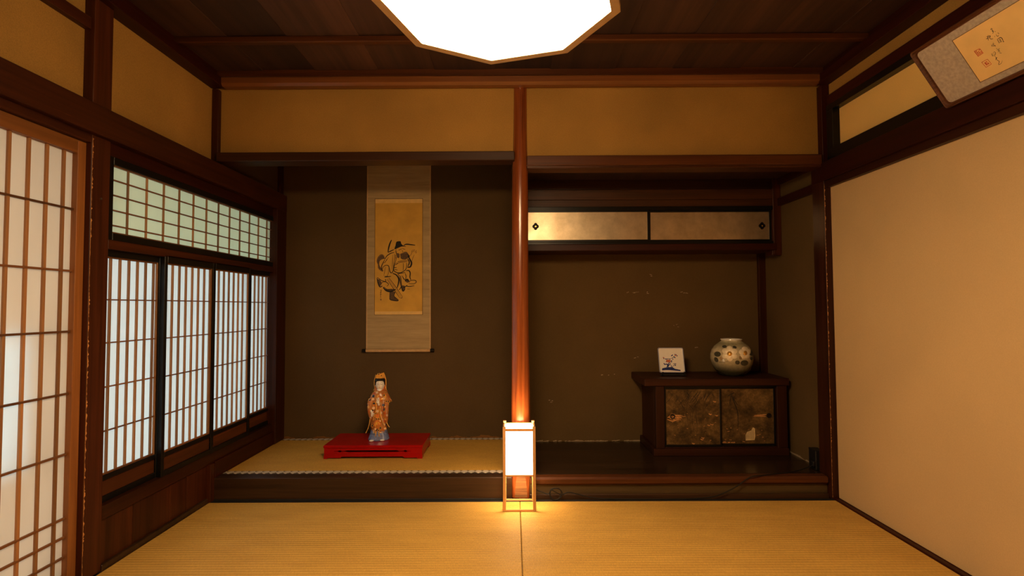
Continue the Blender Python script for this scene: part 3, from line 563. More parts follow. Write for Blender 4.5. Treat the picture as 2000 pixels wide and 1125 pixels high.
# ================================================================== RED STAND AND STATUE
rs = thing('display_stand', 'low glossy red lacquer display stand on the alcove mat', 'stand', (-.884, 3.40, .1225)); RW, RD = .312, .158
bar('top_board', -RW, RW, -RD, RD, .066, .0835, 'red_lacquer', rs, .003)
def flat_panel(name, outer, hole, fn, t, mat, parent):
    bm = bmesh.new(); es = []
    for loop in ([outer, hole] if hole else [outer]):
        vs = [bm.verts.new((u, v, 0)) for u, v in loop]; es += [bm.edges.new((vs[i], vs[(i+1) % len(vs)])) for i in range(len(vs))]
    bmesh.ops.triangle_fill(bm, use_beauty=True, use_dissolve=False, edges=es)
    r = bmesh.ops.extrude_face_region(bm, geom=list(bm.faces)); bmesh.ops.translate(bm, verts=[g for g in r['geom'] if isinstance(g, bmesh.types.BMVert)], vec=(0, 0, t))
    for v in bm.verts: v.co = fn(v.co.x, v.co.y, v.co.z)
    bmesh.ops.recalc_face_normals(bm, faces=bm.faces); me = bpy.data.meshes.new(name); bm.to_mesh(me); bm.free(); me.materials.append(MATS[mat]); o = bpy.data.objects.new(name, me); COL.objects.link(o); o.parent = parent; return o
hw = RW-.004
up = [(-.245, .001), (-.222, .002), (-.215, .006), (-.205, .006), (-.199, .002), (-.178, .0025), (-.165, .006), (.150, .006), (.162, .0025), (.190, .002), (.197, .006), (.207, .006), (.213, .002), (.236, .001)]
hole = [(a, .046+b) for a, b in up]+[(a, .046-b) for a, b in reversed(up)]
outer = [(-hw, .030), (hw, .030), (hw, .066), (-hw, .066)]
for s in (-1, 1): flat_panel('apron', outer, hole, lambda u, v, t, s=s: (u, s*(RD-.005-t), v), .012, 'red_lacquer', rs)
for s in (-1, 1): bar('side_apron', min(s*hw, s*(hw-.012)), max(s*hw, s*(hw-.012)), -RD+.017, RD-.017, .030, .066, 'red_lacquer', rs)
for s in (-1, 1):
    flat_panel('foot_rail', [(-hw-.002, 0), (-.288, 0), (-.283, .006), (-.205, .006), (-.198, .014), (.188, .014), (.197, .006), (.276, .006), (.280, 0), (hw+.002, 0), (hw+.002, .018), (hw-.002, .030), (-hw+.002, .030), (-hw-.002, .018)], None, lambda u, v, t, s=s: (u, s*(RD-.002-t), v), .014, 'red_lacquer', rs)
    flat_panel('side_foot_rail', [(-RD+.018, 0), (-.11, 0), (-.10, .014), (.10, .014), (.11, 0), (RD-.018, 0), (RD-.018, .030), (-RD+.018, .030)], None, lambda u, v, t, s=s: (s*(hw-t), u, v), .014, 'red_lacquer', rs)

st = thing('porcelain_statue', 'porcelain figure of a standing robed woman with a gold crown', 'statue', (-.884, 3.385, .2062), (0, 0, math.radians(12))); K = .000452
def sp_(cx_, cy_): return ((cx_-390)*K, (1055-cy_)*K)
def ell(cy_, cx_, w, d, n=32, ph=0, amp=0, fr=8, dy=0):
    X, Z = sp_(cx_, cy_); return [(X+w*K*math.cos(a)*(1+amp*math.sin(fr*a+ph)), dy*K+d*K*math.sin(a)*(1+amp*math.sin(fr*a+ph)), Z) for a in [2*math.pi*j/n for j in range(n)]]
mesh_obj('blue_skirt', MB().loft([ell(1055,390,140,98), ell(1045,390,149,106), ell(1030,390,146,104,amp=.02,fr=10), ell(1000,390,134,97,amp=.04,fr=10), ell(950,392,118,90,amp=.05,fr=10), ell(890,392,106,84,amp=.03,fr=10)]), 'blue_glaze', st, True)
for s, X in ((1, 292), (1, 440)): mesh_obj('foot', MB().ball(((X-390)*K, -98*K, 8*K+.002), (34*K, 26*K, 14*K)), 'skin_white', st, True)
mesh_obj('robe', MB().loft([ell(940,388,100,86,amp=.06,fr=5), ell(905,390,112,92,amp=.05,fr=5), ell(850,388,116,94,amp=.03,fr=6), ell(780,386,118,92,amp=.02,fr=6), ell(700,382,120,90), ell(620,380,124,92), ell(540,386,132,95), ell(470,392,132,95), ell(420,395,124,88), ell(385,398,106,74), ell(355,402,74,56), ell(335,403,46,42)]), 'robe_pattern', st, True)
cm = MB(); rr = []
for cy_, w, d, amp in ((512,160,104,.06), (490,158,104,.05), (450,142,100,.02), (410,126,92,0), (375,104,78,0), (348,74,58,0)): rr.append(ell(cy_, 401, w, d, 40, 1.0, amp, 9, 4))
mesh_obj('shoulder_cape', cm.loft(rr, False), 'robe_pattern', st, True)
mesh_obj('neck', MB().loft([ell(450,395,46,30,20,dy=-66), ell(400,396,44,40,20,dy=-42), ell(350,400,44,40,20,dy=-12), ell(310,402,38,38,20,dy=-4)]), 'skin_white', st, True)
# head with a face
hm = MB(); rings = []
for cy_, w, d in ((336,20,20), (326,40,38), (310,52,50), (285,60,58), (255,64,62), (225,65,66), (195,60,64), (172,46,52), (162,24,30)): rings.append(ell(cy_, 404, w, d, 28, dy=-6))
hm.loft(rings); hd = mesh_obj('head', hm, 'skin_white', st, True)
def fpt(cx_, cy_, dy): X, Z = sp_(cx_, cy_); return (X, dy*K, Z)
mesh_obj('nose', MB().loft([[fpt(398,244,-64), fpt(408,244,-64), fpt(403,244,-70)], [fpt(394,282,-62), fpt(410,282,-62), fpt(402,282,-80)], [fpt(396,288,-58), fpt(408,288,-58), fpt(402,286,-66)]]), 'skin_white', hd, True)
for a in ((368, 394), (412, 440)):
    mesh_obj('closed_eye', MB().tube([fpt(a[0],250,-63 if a[0]<400 else -68), fpt((a[0]+a[1])/2,255,-69), fpt(a[1],250,-68 if a[0]<400 else -60)], 1.8*K, 6), 'hair_black', hd)
    mesh_obj('eyebrow', MB().tube([fpt(a[0],232,-62 if a[0]<400 else -68), fpt((a[0]+a[1])/2,227,-70), fpt(a[1],231,-69 if a[0]<400 else -60)], 1.2*K, 6), 'hair_black', hd)
mesh_obj('lips', MB().ball(fpt(401,300,-59), (11*K, 5*K, 4*K)), 'orange_robe', hd, True)
for s in (-1, 1): mesh_obj('ear', MB().ball(fpt(403+s*66,262,2), (6*K, 12*K, 26*K)), 'skin_white', hd, True)
hr = []
for cy_, w, d, dy in ((285,70,52,26), (255,74,58,18), (225,76,64,8), (200,76,72,-2), (182,70,72,-4), (166,52,56,-2), (158,20,24,0)): hr.append(ell(cy_, 404, w, d, 28, dy=dy))
mesh_obj('hair', MB().loft(hr), 'hair_black', hd, True)
for s in (-1, 1): mesh_obj('hair_lock', MB().tube([fpt(404+s*8,188,-70), fpt(404+s*36,192,-66), fpt(404+s*60,215,-42), fpt(404+s*69,265,-16)], [9*K, 11*K, 11*K, 7*K], 8), 'hair_black', hd, True)
# crown, veil
cr = mesh_obj('crown', MB().loft([ell(174,405,58,56,24,dy=-2), ell(165,405,60,58,24,dy=-2), ell(150,405,52,50,24,dy=-2), ell(120,407,48,40,24,dy=2), ell(100,408,40,30,24,dy=4)]), 'gold', st, True)
for k, (X, top) in enumerate(((362, 112), (380, 98), (405, 84), (432, 88), (452, 84))):
    mesh_obj('crown_plate', MB().prism([(X-14, 160), (X+14, 160), (X+16, top+22), (X+4, top), (X-8, top+8), (X-16, top+24)], lambda u, v, t: fpt(u, v, t), -58+abs(X-405)*.35, -50+abs(X-405)*.35), 'gold', cr)
for X, Y in ((388, 108), (412, 92), (424, 128)): mesh_obj('crown_jewel', MB().ball(fpt(X, Y, -60), 8*K, 10, 6), 'navy', cr, True)
vr = []
for cy_, w, d, dy in ((430,120,60,40), (380,100,58,44), (330,82,56,48), (270,86,60,42), (200,84,62,34), (150,62,50,30), (132,40,30,30)): vr.append(ell(cy_, 408, w, d, 24, dy=dy))
mesh_obj('veil', MB().loft(vr), 'orange_robe', st, True)
for s in (-1, 1): mesh_obj('veil_edge', MB().tube([fpt(405+s*60,120,-10), fpt(405+s*82,200,8), fpt(405+s*84,265,14), fpt(405+s*76,310,10), fpt(405+s*92,345,-14)], 6*K, 8), 'gold', st, True)
# sleeves and hands
mesh_obj('sleeve', MB().tube([fpt(290,470,-40), fpt(272,540,-58), fpt(272,620,-74), fpt(282,700,-70), fpt(292,760,-56)], [40*K, 48*K, 40*K, 30*K, 14*K], 14), 'robe_pattern', st, True)
mesh_obj('sleeve', MB().tube([fpt(500,470,-30), fpt(492,560,-52), fpt(482,650,-64), fpt(484,730,-58), fpt(500,800,-40)], [36*K, 42*K, 46*K, 40*K, 14*K], 14), 'robe_pattern', st, True)
ov = [(480+30*math.cos(a), 655+88*math.sin(a)) for a in [2*math.pi*j/20 for j in range(20)]]
def ovf(u, v, t): return fpt(u, v, -60-48*max(0, 1-((u-480)/34)**2)**.5*max(.2, 1-((v-655)/120)**2)-t)
mesh_obj('red_panel', MB().prism(ov, ovf, -6, 4), 'red_lacquer', st, True); mesh_obj('gold_trim', MB().tube([ovf(492,560,6), ovf(470,575,6), ovf(452,630,6), ovf(448,690,6), ovf(462,735,6)], 6*K, 8), 'gold', st, True)
for cy_, w, d, amp, fr_, ph, cx_, dy_ in ((512,162,106,.06,9,1.0,401,4), (938,102,88,.06,5,0,388,0)):
    e = ell(cy_, cx_, w, d, 48, ph, amp, fr_, dy_); mesh_obj('gold_hem', MB().tube(e+[e[0]], 5*K, 6), 'gold', st, True)
for pts in ([fpt(352,360,-40), fpt(344,410,-70), fpt(352,450,-96), fpt(384,470,-102)], [fpt(446,360,-40), fpt(452,410,-72), fpt(440,450,-94), fpt(410,470,-102)]): mesh_obj('gold_collar', MB().tube([tuple(p) for p in smooth_poly(pts, 4)], 5*K, 6), 'gold', st, True)
def hand(name, wrist, palm, fingers, thumb):
    m = MB(); m.tube([wrist, palm], [13*K, 15*K], 10); m.ball(palm, (15*K, 10*K, 17*K))
    for f in fingers: m.tube(f, [5.5*K, 5*K, 3.5*K][:len(f)], 6)
    m.tube(thumb, [6*K, 5*K, 3.5*K], 6); return mesh_obj(name, m, 'skin_white', st, True)
hand('raised_hand', fpt(392,545,-100), fpt(384,505,-108), [[fpt(372,490,-112), fpt(364,465,-116), fpt(360,440,-116)], [fpt(380,488,-114), fpt(377,460,-119), fpt(374,434,-119)], [fpt(388,488,-114), fpt(387,464,-120), fpt(383,440,-121)], [fpt(396,492,-112), fpt(398,470,-116), fpt(396,452,-117)]], [fpt(371,508,-112), fpt(360,496,-118), fpt(362,482,-121)])
hand('lowered_hand', fpt(282,610,-112), fpt(296,635,-118), [[fpt(292,650,-122), fpt(288,675,-126), fpt(296,698,-124)], [fpt(300,650,-124), fpt(300,676,-128), fpt(308,696,-126)], [fpt(308,648,-122), fpt(312,668,-126), fpt(318,684,-124)], [fpt(312,640,-120), fpt(322,654,-122), fpt(326,668,-122)]], [fpt(306,628,-120), fpt(316,620,-124), fpt(324,626,-126)])
for pts in ([fpt(272,690,-60), fpt(262,790,-64), fpt(246,860,-66), fpt(212,938,-60)], [fpt(498,770,-44), fpt(506,820,-52), fpt(540,876,-46)], [fpt(352,480,-96), fpt(356,600,-102), fpt(322,700,-104), fpt(316,760,-98)], [fpt(408,560,-104), fpt(412,660,-104), fpt(436,760,-98), fpt(470,850,-88)], [fpt(345,905,-88), fpt(350,950,-98), fpt(342,985,-96)], [fpt(392,905,-90), fpt(394,950,-102), fpt(402,990,-98)]):
    mesh_obj('gold_ribbon', MB().tube([tuple(p) for p in smooth_poly(pts, 4)], 6.5*K, 8), 'gold', st, True)
for s in (-1, 1): mesh_obj('cape_tip', MB().tube([fpt(400+s*128,455,-16), fpt(400+s*150,482,-18), fpt(400+s*172,497,-14)], [12*K, 9*K, 2*K], 8), 'robe_pattern', st, True)
def disc(cx_, cy_, r, dy, mat, name, tk=5): mesh_obj(name, MB().prism([(cx_+r*math.cos(a), cy_+r*math.sin(a)) for a in [2*math.pi*j/16 for j in range(16)]], lambda u, v, t: fpt(u, v, t), dy-tk, dy+6), mat, st)
disc(372, 815, 52, -96, 'orange_robe', 'medallion'); disc(372, 815, 38, -101, 'gold', 'medallion'); disc(376, 818, 26, -104, 'orange_robe', 'medallion'); disc(364, 806, 16, -108, 'gold', 'medallion')
for X, Y, r, d, m in ((310,455,19,-92,'peach'), (460,455,20,-94,'peach'), (320,578,22,-112,'peach'), (372,628,20,-96,'peach'), (262,465,14,-60,'peach'), (332,545,22,-104,'orange_robe'), (325,515,18,-104,'navy'), (255,505,16,-78,'navy'), (522,505,15,-66,'navy'), (495,495,12,-84,'navy'), (465,405,12,-88,'navy'), (490,375,9,-66,'navy'), (345,655,14,-96,'navy'), (362,738,12,-96,'navy'), (388,740,12,-96,'navy'), (302,835,14,-86,'navy'), (415,870,14,-94,'navy'), (388,900,12,-94,'navy'), (345,880,14,-94,'peach'), (480,885,16,-76,'peach'), (415,600,10,-98,'navy'), (420,470,24,-98,'orange_robe'), (375,690,34,-94,'orange_robe'), (278,600,14,-106,'navy'), (410,770,14,-95,'peach')):
    disc(X, Y, r+4, d+2, 'gold', 'motif_rim', 3); disc(X, Y, r-2, d, m, 'motif', 3)
mesh_obj('necklace', MB().tube([fpt(362,370,-56), fpt(380,388,-74), fpt(398,394,-78), fpt(416,388,-74), fpt(434,370,-56)], 3*K, 6), 'gold', st, True)

# ================================================================== WALL CUPBOARD (upper right niche)
TY = 3.40
tb = thing('wall_cupboard', 'wide wall cupboard with two gold leaf sliding doors high in the niche', 'cupboard', (.92, TY, 1.44))
def T(name, x0, x1, y0, y1, z0, z1, mat, p=None, b=.0015): return bar(name, x0-.92, x1-.92, y0-TY, y1-TY, z0-1.44, z1-1.44, mat, p or tb, b)
T('bottom_board', .062, 1.752, TY-.012, BR-.002, 1.440, 1.484, 'dim_timber_x', None, .003)
T('bottom_track', .062, 1.745, TY, TY+.05, 1.484, 1.500, 'black_lacquer'); T('head_track', .062, 1.745, TY, TY+.05, 1.712, 1.736, 'black_lacquer')
T('back_panel', .062, 1.75, BR-.012, BR-.004, 1.484, 1.918, 'dim_timber_x')
for z0, z1 in ((1.736, 1.782), (1.784, 1.852), (1.854, 1.917)): T('front_plank', .062, 1.750, TY+.004, TY+.022, z0, z1, 'shade_board_x')
T('end_post', 1.736, 1.789, TY-.004, TY+.075, 1.415, 1.917, 'timber_z', None, .003)
T('end_bracket', 1.725, 1.789, TY-.002, TY+.075, 1.405, 1.440, 'timber_y', None, .004)
def gold_door(x0, x1, y, hx_):
    d = T('door', x0+.012, x1-.012, y, y+.010, 1.513, 1.703, 'gold_leaf', None, .0006); c = d.location
    for n_, a in (('door_frame', (x0, x1, y-.004, y+.014, 1.700, 1.713)), ('door_frame', (x0, x1, y-.004, y+.014, 1.500, 1.515)), ('door_frame', (x0, x0+.016, y-.004, y+.014, 1.515, 1.700)), ('door_frame', (x1-.016, x1, y-.004, y+.014, 1.515, 1.700))):
        o = T(n_, *a, 'black_lacquer', d); o.location = o.location-c
    m = MB()
    for k in range(4):
        a = math.pi/2*k; px, pz = .0105*math.cos(a), .0120*math.sin(a); m.loft([[(px+.0115*math.cos(q), t, pz+.0125*math.sin(q)) for q in [2*math.pi*j/12 for j in range(12)]] for t in (-.004, 0)])
    o = mesh_obj('door_pull', m, 'iron', d, loc=(hx_-.92-c[0], y-TY-c[1], 1.606-1.44-c[2])); mesh_obj('pull_cup', MB().tube([(0, -.0052, 0), (0, 0, 0)], .0045, 14), 'gold', d, loc=o.location)
gold_door(.068, .914, TY+.004, .152); gold_door(.908, 1.736, TY+.024, 1.672)

# ================================================================== FLOOR CABINET (lower right)
CY = 3.285
cb = thing('floor_cabinet', 'low dark wooden cabinet with two worn painted sliding doors', 'cabinet', (1.30, CY, .118))
def C(name, x0, x1, y0, y1, z0, z1, mat, p=None, b=.002): return bar(name, x0-1.30, x1-1.30, y0-CY, y1-CY, z0-.118, z1-.118, mat, p or cb, b)
C('top_board', .835, 1.757, CY, BR-.002, .561, .6065, 'red_wood_x', None, .003)
C('base_rail', .890, 1.748, CY+.004, CY+.05, .119, .163, 'red_wood_x'); C('base_side', .890, .93, CY+.05, BR-.002, .119, .163, 'red_wood_x')
C('front_post', .908, .962, CY+.012, CY+.055, .163, .561, 'red_wood_z'); C('front_post', 1.682, 1.745, CY+.012, CY+.055, .163, .561, 'red_wood_z')
C('side_panel', .908, .926, CY+.055, BR-.002, .163, .561, 'red_wood_z'); C('side_panel', 1.727, 1.745, CY+.055, BR-.002, .163, .561, 'red_wood_z')
C('track', .962, 1.682, CY+.014, CY+.06, .163, .170, 'red_wood_x'); C('track', .962, 1.682, CY+.014, CY+.06, .547, .561, 'black_lacquer'); C('inner_back', .926, 1.727, BR-.016, BR-.004, .163, .561, 'old_board_x')
def cab_door(x0, x1, y, hx_, splint, label):
    d = C('door', x0+.010, x1-.010, y, y+.012, .186, .538, 'old_door_paper', None, .001); c = d.location; d['label'] = label
    for a in ((x0, x1, y-.002, y+.014, .537, .547), (x0, x1, y-.002, y+.014, .171, .187), (x0, x0+.011, y-.002, y+.014, .187, .537), (x1-.011, x1, y-.002, y+.014, .187, .537)):
        o = C('door_frame', *a, 'black_lacquer', d, .001); o.location = o.location-c
    L = (hx_-1.30-c[0], y-CY-c[1], .365-.118-c[2])
    rg = MB()
    rings = [[(r*math.cos(q), t, r*math.sin(q)) for q in [2*math.pi*j/18 for j in range(18)]] for r, t in ((.016, 0), (.016, -.002), (.0115, -.002), (.0100, -.0003))]
    rg.loft(rings); mesh_obj('door_pull', rg, 'iron', d, 40, loc=L)
    return d, c
def dfn(y): return lambda u, v, h: (u, -.0002-h, v)
dl, c = cab_door(.964, 1.328, CY+.020, 1.016, 1, 'left door with bare torn wood around the pull')
rnd = random.Random(3); bl = []
for k in range(46):
    a = rnd.gauss(.01, .07); a = max(-.15, min(.12, a)); b = rnd.uniform(.09, .168); l = rnd.uniform(.02, .05); t = rnd.choice([-1, -1, 1])*rnd.uniform(.4, 1.1); bl.append(([(a, b), (a+t*l*.4, b-l*.55), (a+t*l*.8, b-l)], .0030))
for a, b in ((-.03, .11), (.03, .09), (.005, .06)): bl.append(([(a, b), (a-.01, b-.08), (a+.002, b-.17)], .002))
mesh_obj('ink_bamboo', strokes(MB(), bl, lambda u, v, h: (u, -.006-h, v), .0003, .15), 'ink', dl)
sp2 = [([(-.16, -.003), (-.13, .012), (-.10, .006)], .007), ([(-.165, -.015), (-.13, -.026), (-.09, -.012)], .007)]
for k in range(40): a, b = rnd.gauss(-.12, .022), rnd.gauss(-.006, .013); sp2.append(([(a, b), (a+rnd.uniform(.006, .03), b+rnd.uniform(-.003, .003))], rnd.uniform(.001, .0035)))
for k in range(16): a, b = rnd.uniform(-.16, .165), rnd.uniform(-.17, .04); sp2.append(([(a, b), (a+rnd.uniform(.002, .010), b+rnd.uniform(-.005, .005))], rnd.uniform(.0015, .004)))
for a, b in ((.10, .02), (.14, .012), (.13, .10), (.11, -.045), (.09, -.05), (.05, -.13), (.045, -.14), (-.01, -.165)): sp2.append(([(a, b), (a+.012, b-.006), (a+.02, b-.003)], .006))
mesh_obj('bare_patch', strokes(MB(), sp2, lambda u, v, h: (u, -.006-h, v), .0002, .3), 'splinter', dl)
dr, c = cab_door(1.318, 1.680, CY+.036, 1.640, 1, 'right door with a torn scrap of printed paper')
sp3 = [([(.045, .004), (.09, .006), (.125, .010)], .008), ([(.04, -.003), (.10, -.002), (.122, -.004)], .005)]
for k in range(16): a, b = rnd.uniform(-.165, .12), rnd.uniform(-.172, -.05); sp3.append(([(a, b), (a+rnd.uniform(.004, .016), b+rnd.uniform(-.003, .003))], rnd.uniform(.002, .005)))
for k in range(9): a = rnd.uniform(-.165, -.08); sp3.append(([(a, -.168), (a+.012, -.167)], .006))
mesh_obj('bare_patch', strokes(MB(), sp3, lambda u, v, h: (u, -.006-h, v), .0002, .3), 'splinter', dr)
scp = [(-.012, -.155), (.045, -.152), (.050, -.125), (.048, -.078), (.036, -.072), (.024, -.092), (-.002, -.100), (-.012, -.120)]
mesh_obj('paper_scrap', MB().prism(scp, lambda u, v, t: (u, -.0062-t, v), 0, .0006), 'paper_scrap', dr)
mesh_obj('printed_line', strokes(MB(), [([(-.004+.010*k, -.148), (-.003+.010*k, -.120), (-.002+.010*k, -.098+(.012 if k > 2 else 0))], .002) for k in range(5)], lambda u, v, h: (u, -.0069-h, v), .0001, .9), 'ink_mid', dr)
mesh_obj('ink_bamboo', strokes(MB(), [([(-.10, .15), (-.085, .10), (-.06, .02), (-.06, -.10)], .006), ([(-.10, .13), (-.11, .08)], .005), ([(-.09, .12), (-.06, .07)], .005), ([(-.08, .15), (-.12, .13)], .006)], lambda u, v, h: (u, -.006-h, v), .0003, .2), 'ink', dr)

# ================================================================== ROUND VASE
VX, VY, VZ = 1.462, 3.45, .6065
vs = thing('round_vase', 'round green grey vase with white blossoms on the low cabinet', 'vase', (VX, VY, VZ))
vp = [(.001, .002), (.070, .0), (.076, .004), (.084, .010), (.111, .040), (.127, .075), (.1345, .112), (.133, .142), (.124, .170), (.106, .196), (.086, .214), (.072, .223), (.064, .229), (.063, .232), (.067, .238), (.066, .241), (.058, .2405), (.056, .228), (.075, .215), (.10, .19), (.118, .145), (.10, .07), (.05, .02), (.001, .018)]
mesh_obj('body', MB().lathe(vp, 48), 'vase_glaze', vs, 60)
mesh_obj('rim', MB().lathe([(.0645, .2335), (.0685, .238), (.0675, .2425), (.060, .2425), (.0565, .238), (.058, .2335)], 48), 'glazed_white', vs, True)
outp = [(r, z) for r, z in vp[3:13]]
def vr_(z):
    for (r0, z0), (r1, z1) in zip(outp, outp[1:]):
        if z0 <= z <= z1: return r0+(r1-r0)*(z-z0)/(z1-z0)
    return outp[-1][0] if z > .2 else outp[0][0]
th0 = math.atan2(-VY, -VX)
def vfn(u, v, h):
    """u metres sideways as seen from the front, v metres up"""
    r = vr_(v); t = th0+math.asin(max(-.98, min(.98, u/r))); return ((r+h)*math.cos(t), (r+h)*math.sin(t), v)
def vq(cx_, cy_): return (cx_-1452)/9.09*.00372, .236-(cy_-215)/9.09*.00372
def blob(name, cx_, cy_, rx, ry, rot, mat, h0=.0004, h1=.003):
    u, v = vq(cx_, cy_); rx *= .00041; ry *= .00041; ca, sa = math.cos(rot), math.sin(rot); rings = []
    for s, h in ((1, h0-.002), (1, h0+.001), (.6, h1), (.05, h1*1.05)):
        rings.append([vfn(u+s*(rx*math.cos(a)*ca-ry*math.sin(a)*sa), v+s*(rx*math.cos(a)*sa+ry*math.sin(a)*ca), h) for a in [2*math.pi*j/14 for j in range(14)]])
    return mesh_obj(name, MB().loft(rings), mat, vs, True)
for fx, fy, R_, n_, sq in ((1425, 415, 72, 6, 1.0), (1645, 405, 60, 5, .8)):
    for k in range(n_):
        a = math.pi/2+2*math.pi*k/n_; blob('petal', fx+R_*math.cos(a)*sq, fy-R_*math.sin(a), 44*sq+4, 44, a, 'petal', .001, .005)
    blob('flower_centre', fx, fy, 36*sq, 36, 0, 'gold', .004, .009)
for lx_, ly_, rx, ry, ro in ((1350,310,34,22,.1), (1500,315,30,20,-.3), (1245,435,50,42,.2), (1225,525,30,42,.4), (1535,550,34,34,0), (1635,560,56,46,.1), (1750,410,34,44,-.3), (1742,497,22,28,.3)): blob('leaf', lx_, ly_, rx, ry, ro, 'leaf_glaze', .0006, .0025)
for bx_, by_ in ((1300, 495), (1580, 475)): blob('bud', bx_, by_, 22, 30, .1, 'bud_glaze', .001, .004)
mesh_obj('stem_line', strokes(MB(), [([vq(1240, 560), vq(1290, 560), vq(1380, 545), vq(1425, 500)], .0016), ([vq(1560, 500), vq(1500, 500), vq(1450, 500)], .0016)], vfn, .0008), 'leaf_glaze', vs)

# ================================================================== DECORATED TILE ON ITS STAND
tl = thing('ceramic_tile', 'square white ceramic plate with a blue tree motif leaning on the cabinet', 'plate', (1.058, 3.435, .6065+.0225), (math.radians(-17), 0, math.radians(-3)))
tp = []
def rsq(w, h, r, n=4):
    p = []
    for cx_, cz_, a0 in ((w-r, h-r, 0), (-w+r, h-r, 90), (-w+r, -h+r, 180), (w-r, -h+r, 270)): p += [(cx_+r*math.cos(math.radians(a0+90*k/n)), cz_+r*math.sin(math.radians(a0+90*k/n))) for k in range(n+1)]
    return p
mesh_obj('plate_body', MB().loft([[(u, y, v+.081) for u, v in rsq(w, w, .010)] for w, y in ((.070, .012), (.081, .002), (.084, -.004), (.083, -.0075), (.0795, -.0075), (.076, -.003))]), 'glazed_white', tl, 30)
mesh_obj('blue_rim', MB().loft([[(u, y, v+.081) for u, v in rsq(w, w, .010)] for w, y in ((.0845, -.0035), (.0842, -.0078), (.0800, -.0082), (.0795, -.0070))], False), 'tile_rim', tl, True)
def tq(cx_, cy_): return ((cx_-395)*.000378, (775-cy_)*.000385)
def tf(u, v, h): return (u, -.0032-h, v)
BL_ = [([tq(220,735), tq(300,720), tq(400,725), tq(540,745)], .015), ([tq(225,715), tq(330,705), tq(440,715)], .012), ([tq(335,700), tq(325,660), tq(340,630)], .010), ([tq(300,690), tq(350,650), tq(380,625)], .006), ([tq(380,650), tq(400,690), tq(430,705)], .005), ([tq(270,640), tq(310,635), tq(330,650)], .007), ([tq(350,690), tq(400,695)], .006), ([tq(390,540), tq(430,515), tq(470,480)], .003), ([tq(400,680), tq(440,655), tq(455,640)], .003), ([tq(290,550), tq(330,540), tq(385,550)], .004)]
dots = [(410,485), (425,475), (450,510), (465,520), (470,465), (490,470), (505,488), (300,545), (320,560), (375,545), (400,575), (395,595), (425,545), (265,625), (275,640), (440,630), (465,630), (460,655), (262,520), (270,535), (365,610), (310,590), (345,620)]
mesh_obj('blue_print', fill(strokes(MB(), BL_, tf, .0002, .5), [[(tq(a, b)[0]+.0038*math.cos(q), tq(a, b)[1]+.0038*math.sin(q)) for q in [2*math.pi*j/7 for j in range(7)]] for a, b in dots], tf, .0004), 'cobalt', tl)
mesh_obj('red_print', fill(MB(), [[(tq(345, 580)[0]+.016*math.cos(q), tq(345, 580)[1]+.009*math.sin(q)) for q in [2*math.pi*j/12 for j in range(12)]], [(tq(478, 482)[0]+.005*math.cos(q), tq(478, 482)[1]+.005*math.sin(q)) for q in [2*math.pi*j/8 for j in range(8)]], [(tq(265, 520)[0]+.004*math.cos(q), tq(265, 520)[1]+.004*math.sin(q)) for q in [2*math.pi*j/8 for j in range(8)]]], tf, .0006), 'rust_print', tl)
ts = thing('plate_stand', 'small black stand holding up the square white plate', 'stand', (1.058, 3.42, .6065), (0, 0, math.radians(-3)))
for s in (-1, 1):
    mesh_obj('arm', MB().tube([(s*.070, -.022, .030), (s*.070, -.020, .008), (s*.070, .0, .006), (s*.066, .050, .006), (s*.05, .086, .004)], .006, 8), 'black_plastic', ts, True)
    mesh_obj('back_strut', MB().tube([(s*.05, .088, .004), (s*.05, .086, .140)], .005, 8), 'black_plastic', ts, True)
bar('front_bar', -.085, .085, -.016, .004, .003, .016, 'black_plastic', ts)

# ================================================================== FRAMED CALLIGRAPHY
fb = Vector((1.74, 2.0255, 1.854)); fv = Vector((-.5287, 0, .8488)); fu = Vector((0, -1, 0)); fn_ = fu.cross(fv)
if fn_.x > 0: fn_ = -fn_
fr = thing('framed_calligraphy', 'brown framed calligraphy with red seals leaning out from the right wall', 'framed calligraphy', tuple(fb))
def P(u, v, h): return tuple(fu*u+fv*v+fn_*h)
FW, FH = 1.15, .268
def rrect(u0, u1, v0, v1, r, n=5):
    p = []
    for cu, cv, a0 in ((u1-r, v1-r, 0), (u0+r, v1-r, 90), (u0+r, v0+r, 180), (u1-r, v0+r, 270)): p += [(cu+r*math.cos(math.radians(a0+90*k/n)), cv+r*math.sin(math.radians(a0+90*k/n))) for k in range(n+1)]
    return p
def fring(u0, u1, v0, v1, r, h): return [P(u, v, h) for u, v in rrect(u0, u1, v0, v1, r)]
mesh_obj('frame', MB().loft([fring(0, FW, 0, FH, .012, -.018), fring(0, FW, 0, FH, .012, .004), fring(.003, FW-.003, .003, FH-.003, .012, .007), fring(.007, FW-.007, .007, FH-.007, .012, .005), fring(.010, FW-.010, .010, FH-.010, .014, .007), fring(.016, FW-.016, .014, FH-.014, .016, .004), fring(.018, FW-.018, .016, FH-.016, .016, -.003)], False), 'frame_wood', fr, 30)
mesh_obj('backing', MB().loft([fring(.002, FW-.002, .002, FH-.002, .010, -.017), fring(.002, FW-.002, .002, FH-.002, .010, -.012)]), 'timber_y', fr)
mesh_obj('mount_paper', MB().loft([fring(.012, FW-.012, .010, FH-.010, .014, -.010), fring(.012, FW-.012, .010, FH-.010, .014, -.003)]), 'mount_grey', fr)
mesh_obj('gold_paper', MB().loft([[P(u, v, h) for u, v in ((.168, .039), (FW-.168, .039), (FW-.168, .222), (.168, .222))] for h in (-.003, -.0022)]), 'gold_paper', fr)
for a in ((.1665, FW-.1665, .0375, .0395), (.1665, FW-.1665, .2215, .2235), (.1665, .1685, .0375, .2235)):
    mesh_obj('edge_line', MB().loft([[P(u, v, h) for u, v in ((a[0], a[2]), (a[1], a[2]), (a[1], a[3]), (a[0], a[3]))] for h in (-.003, -.0018)]), 'ink_mid', fr)
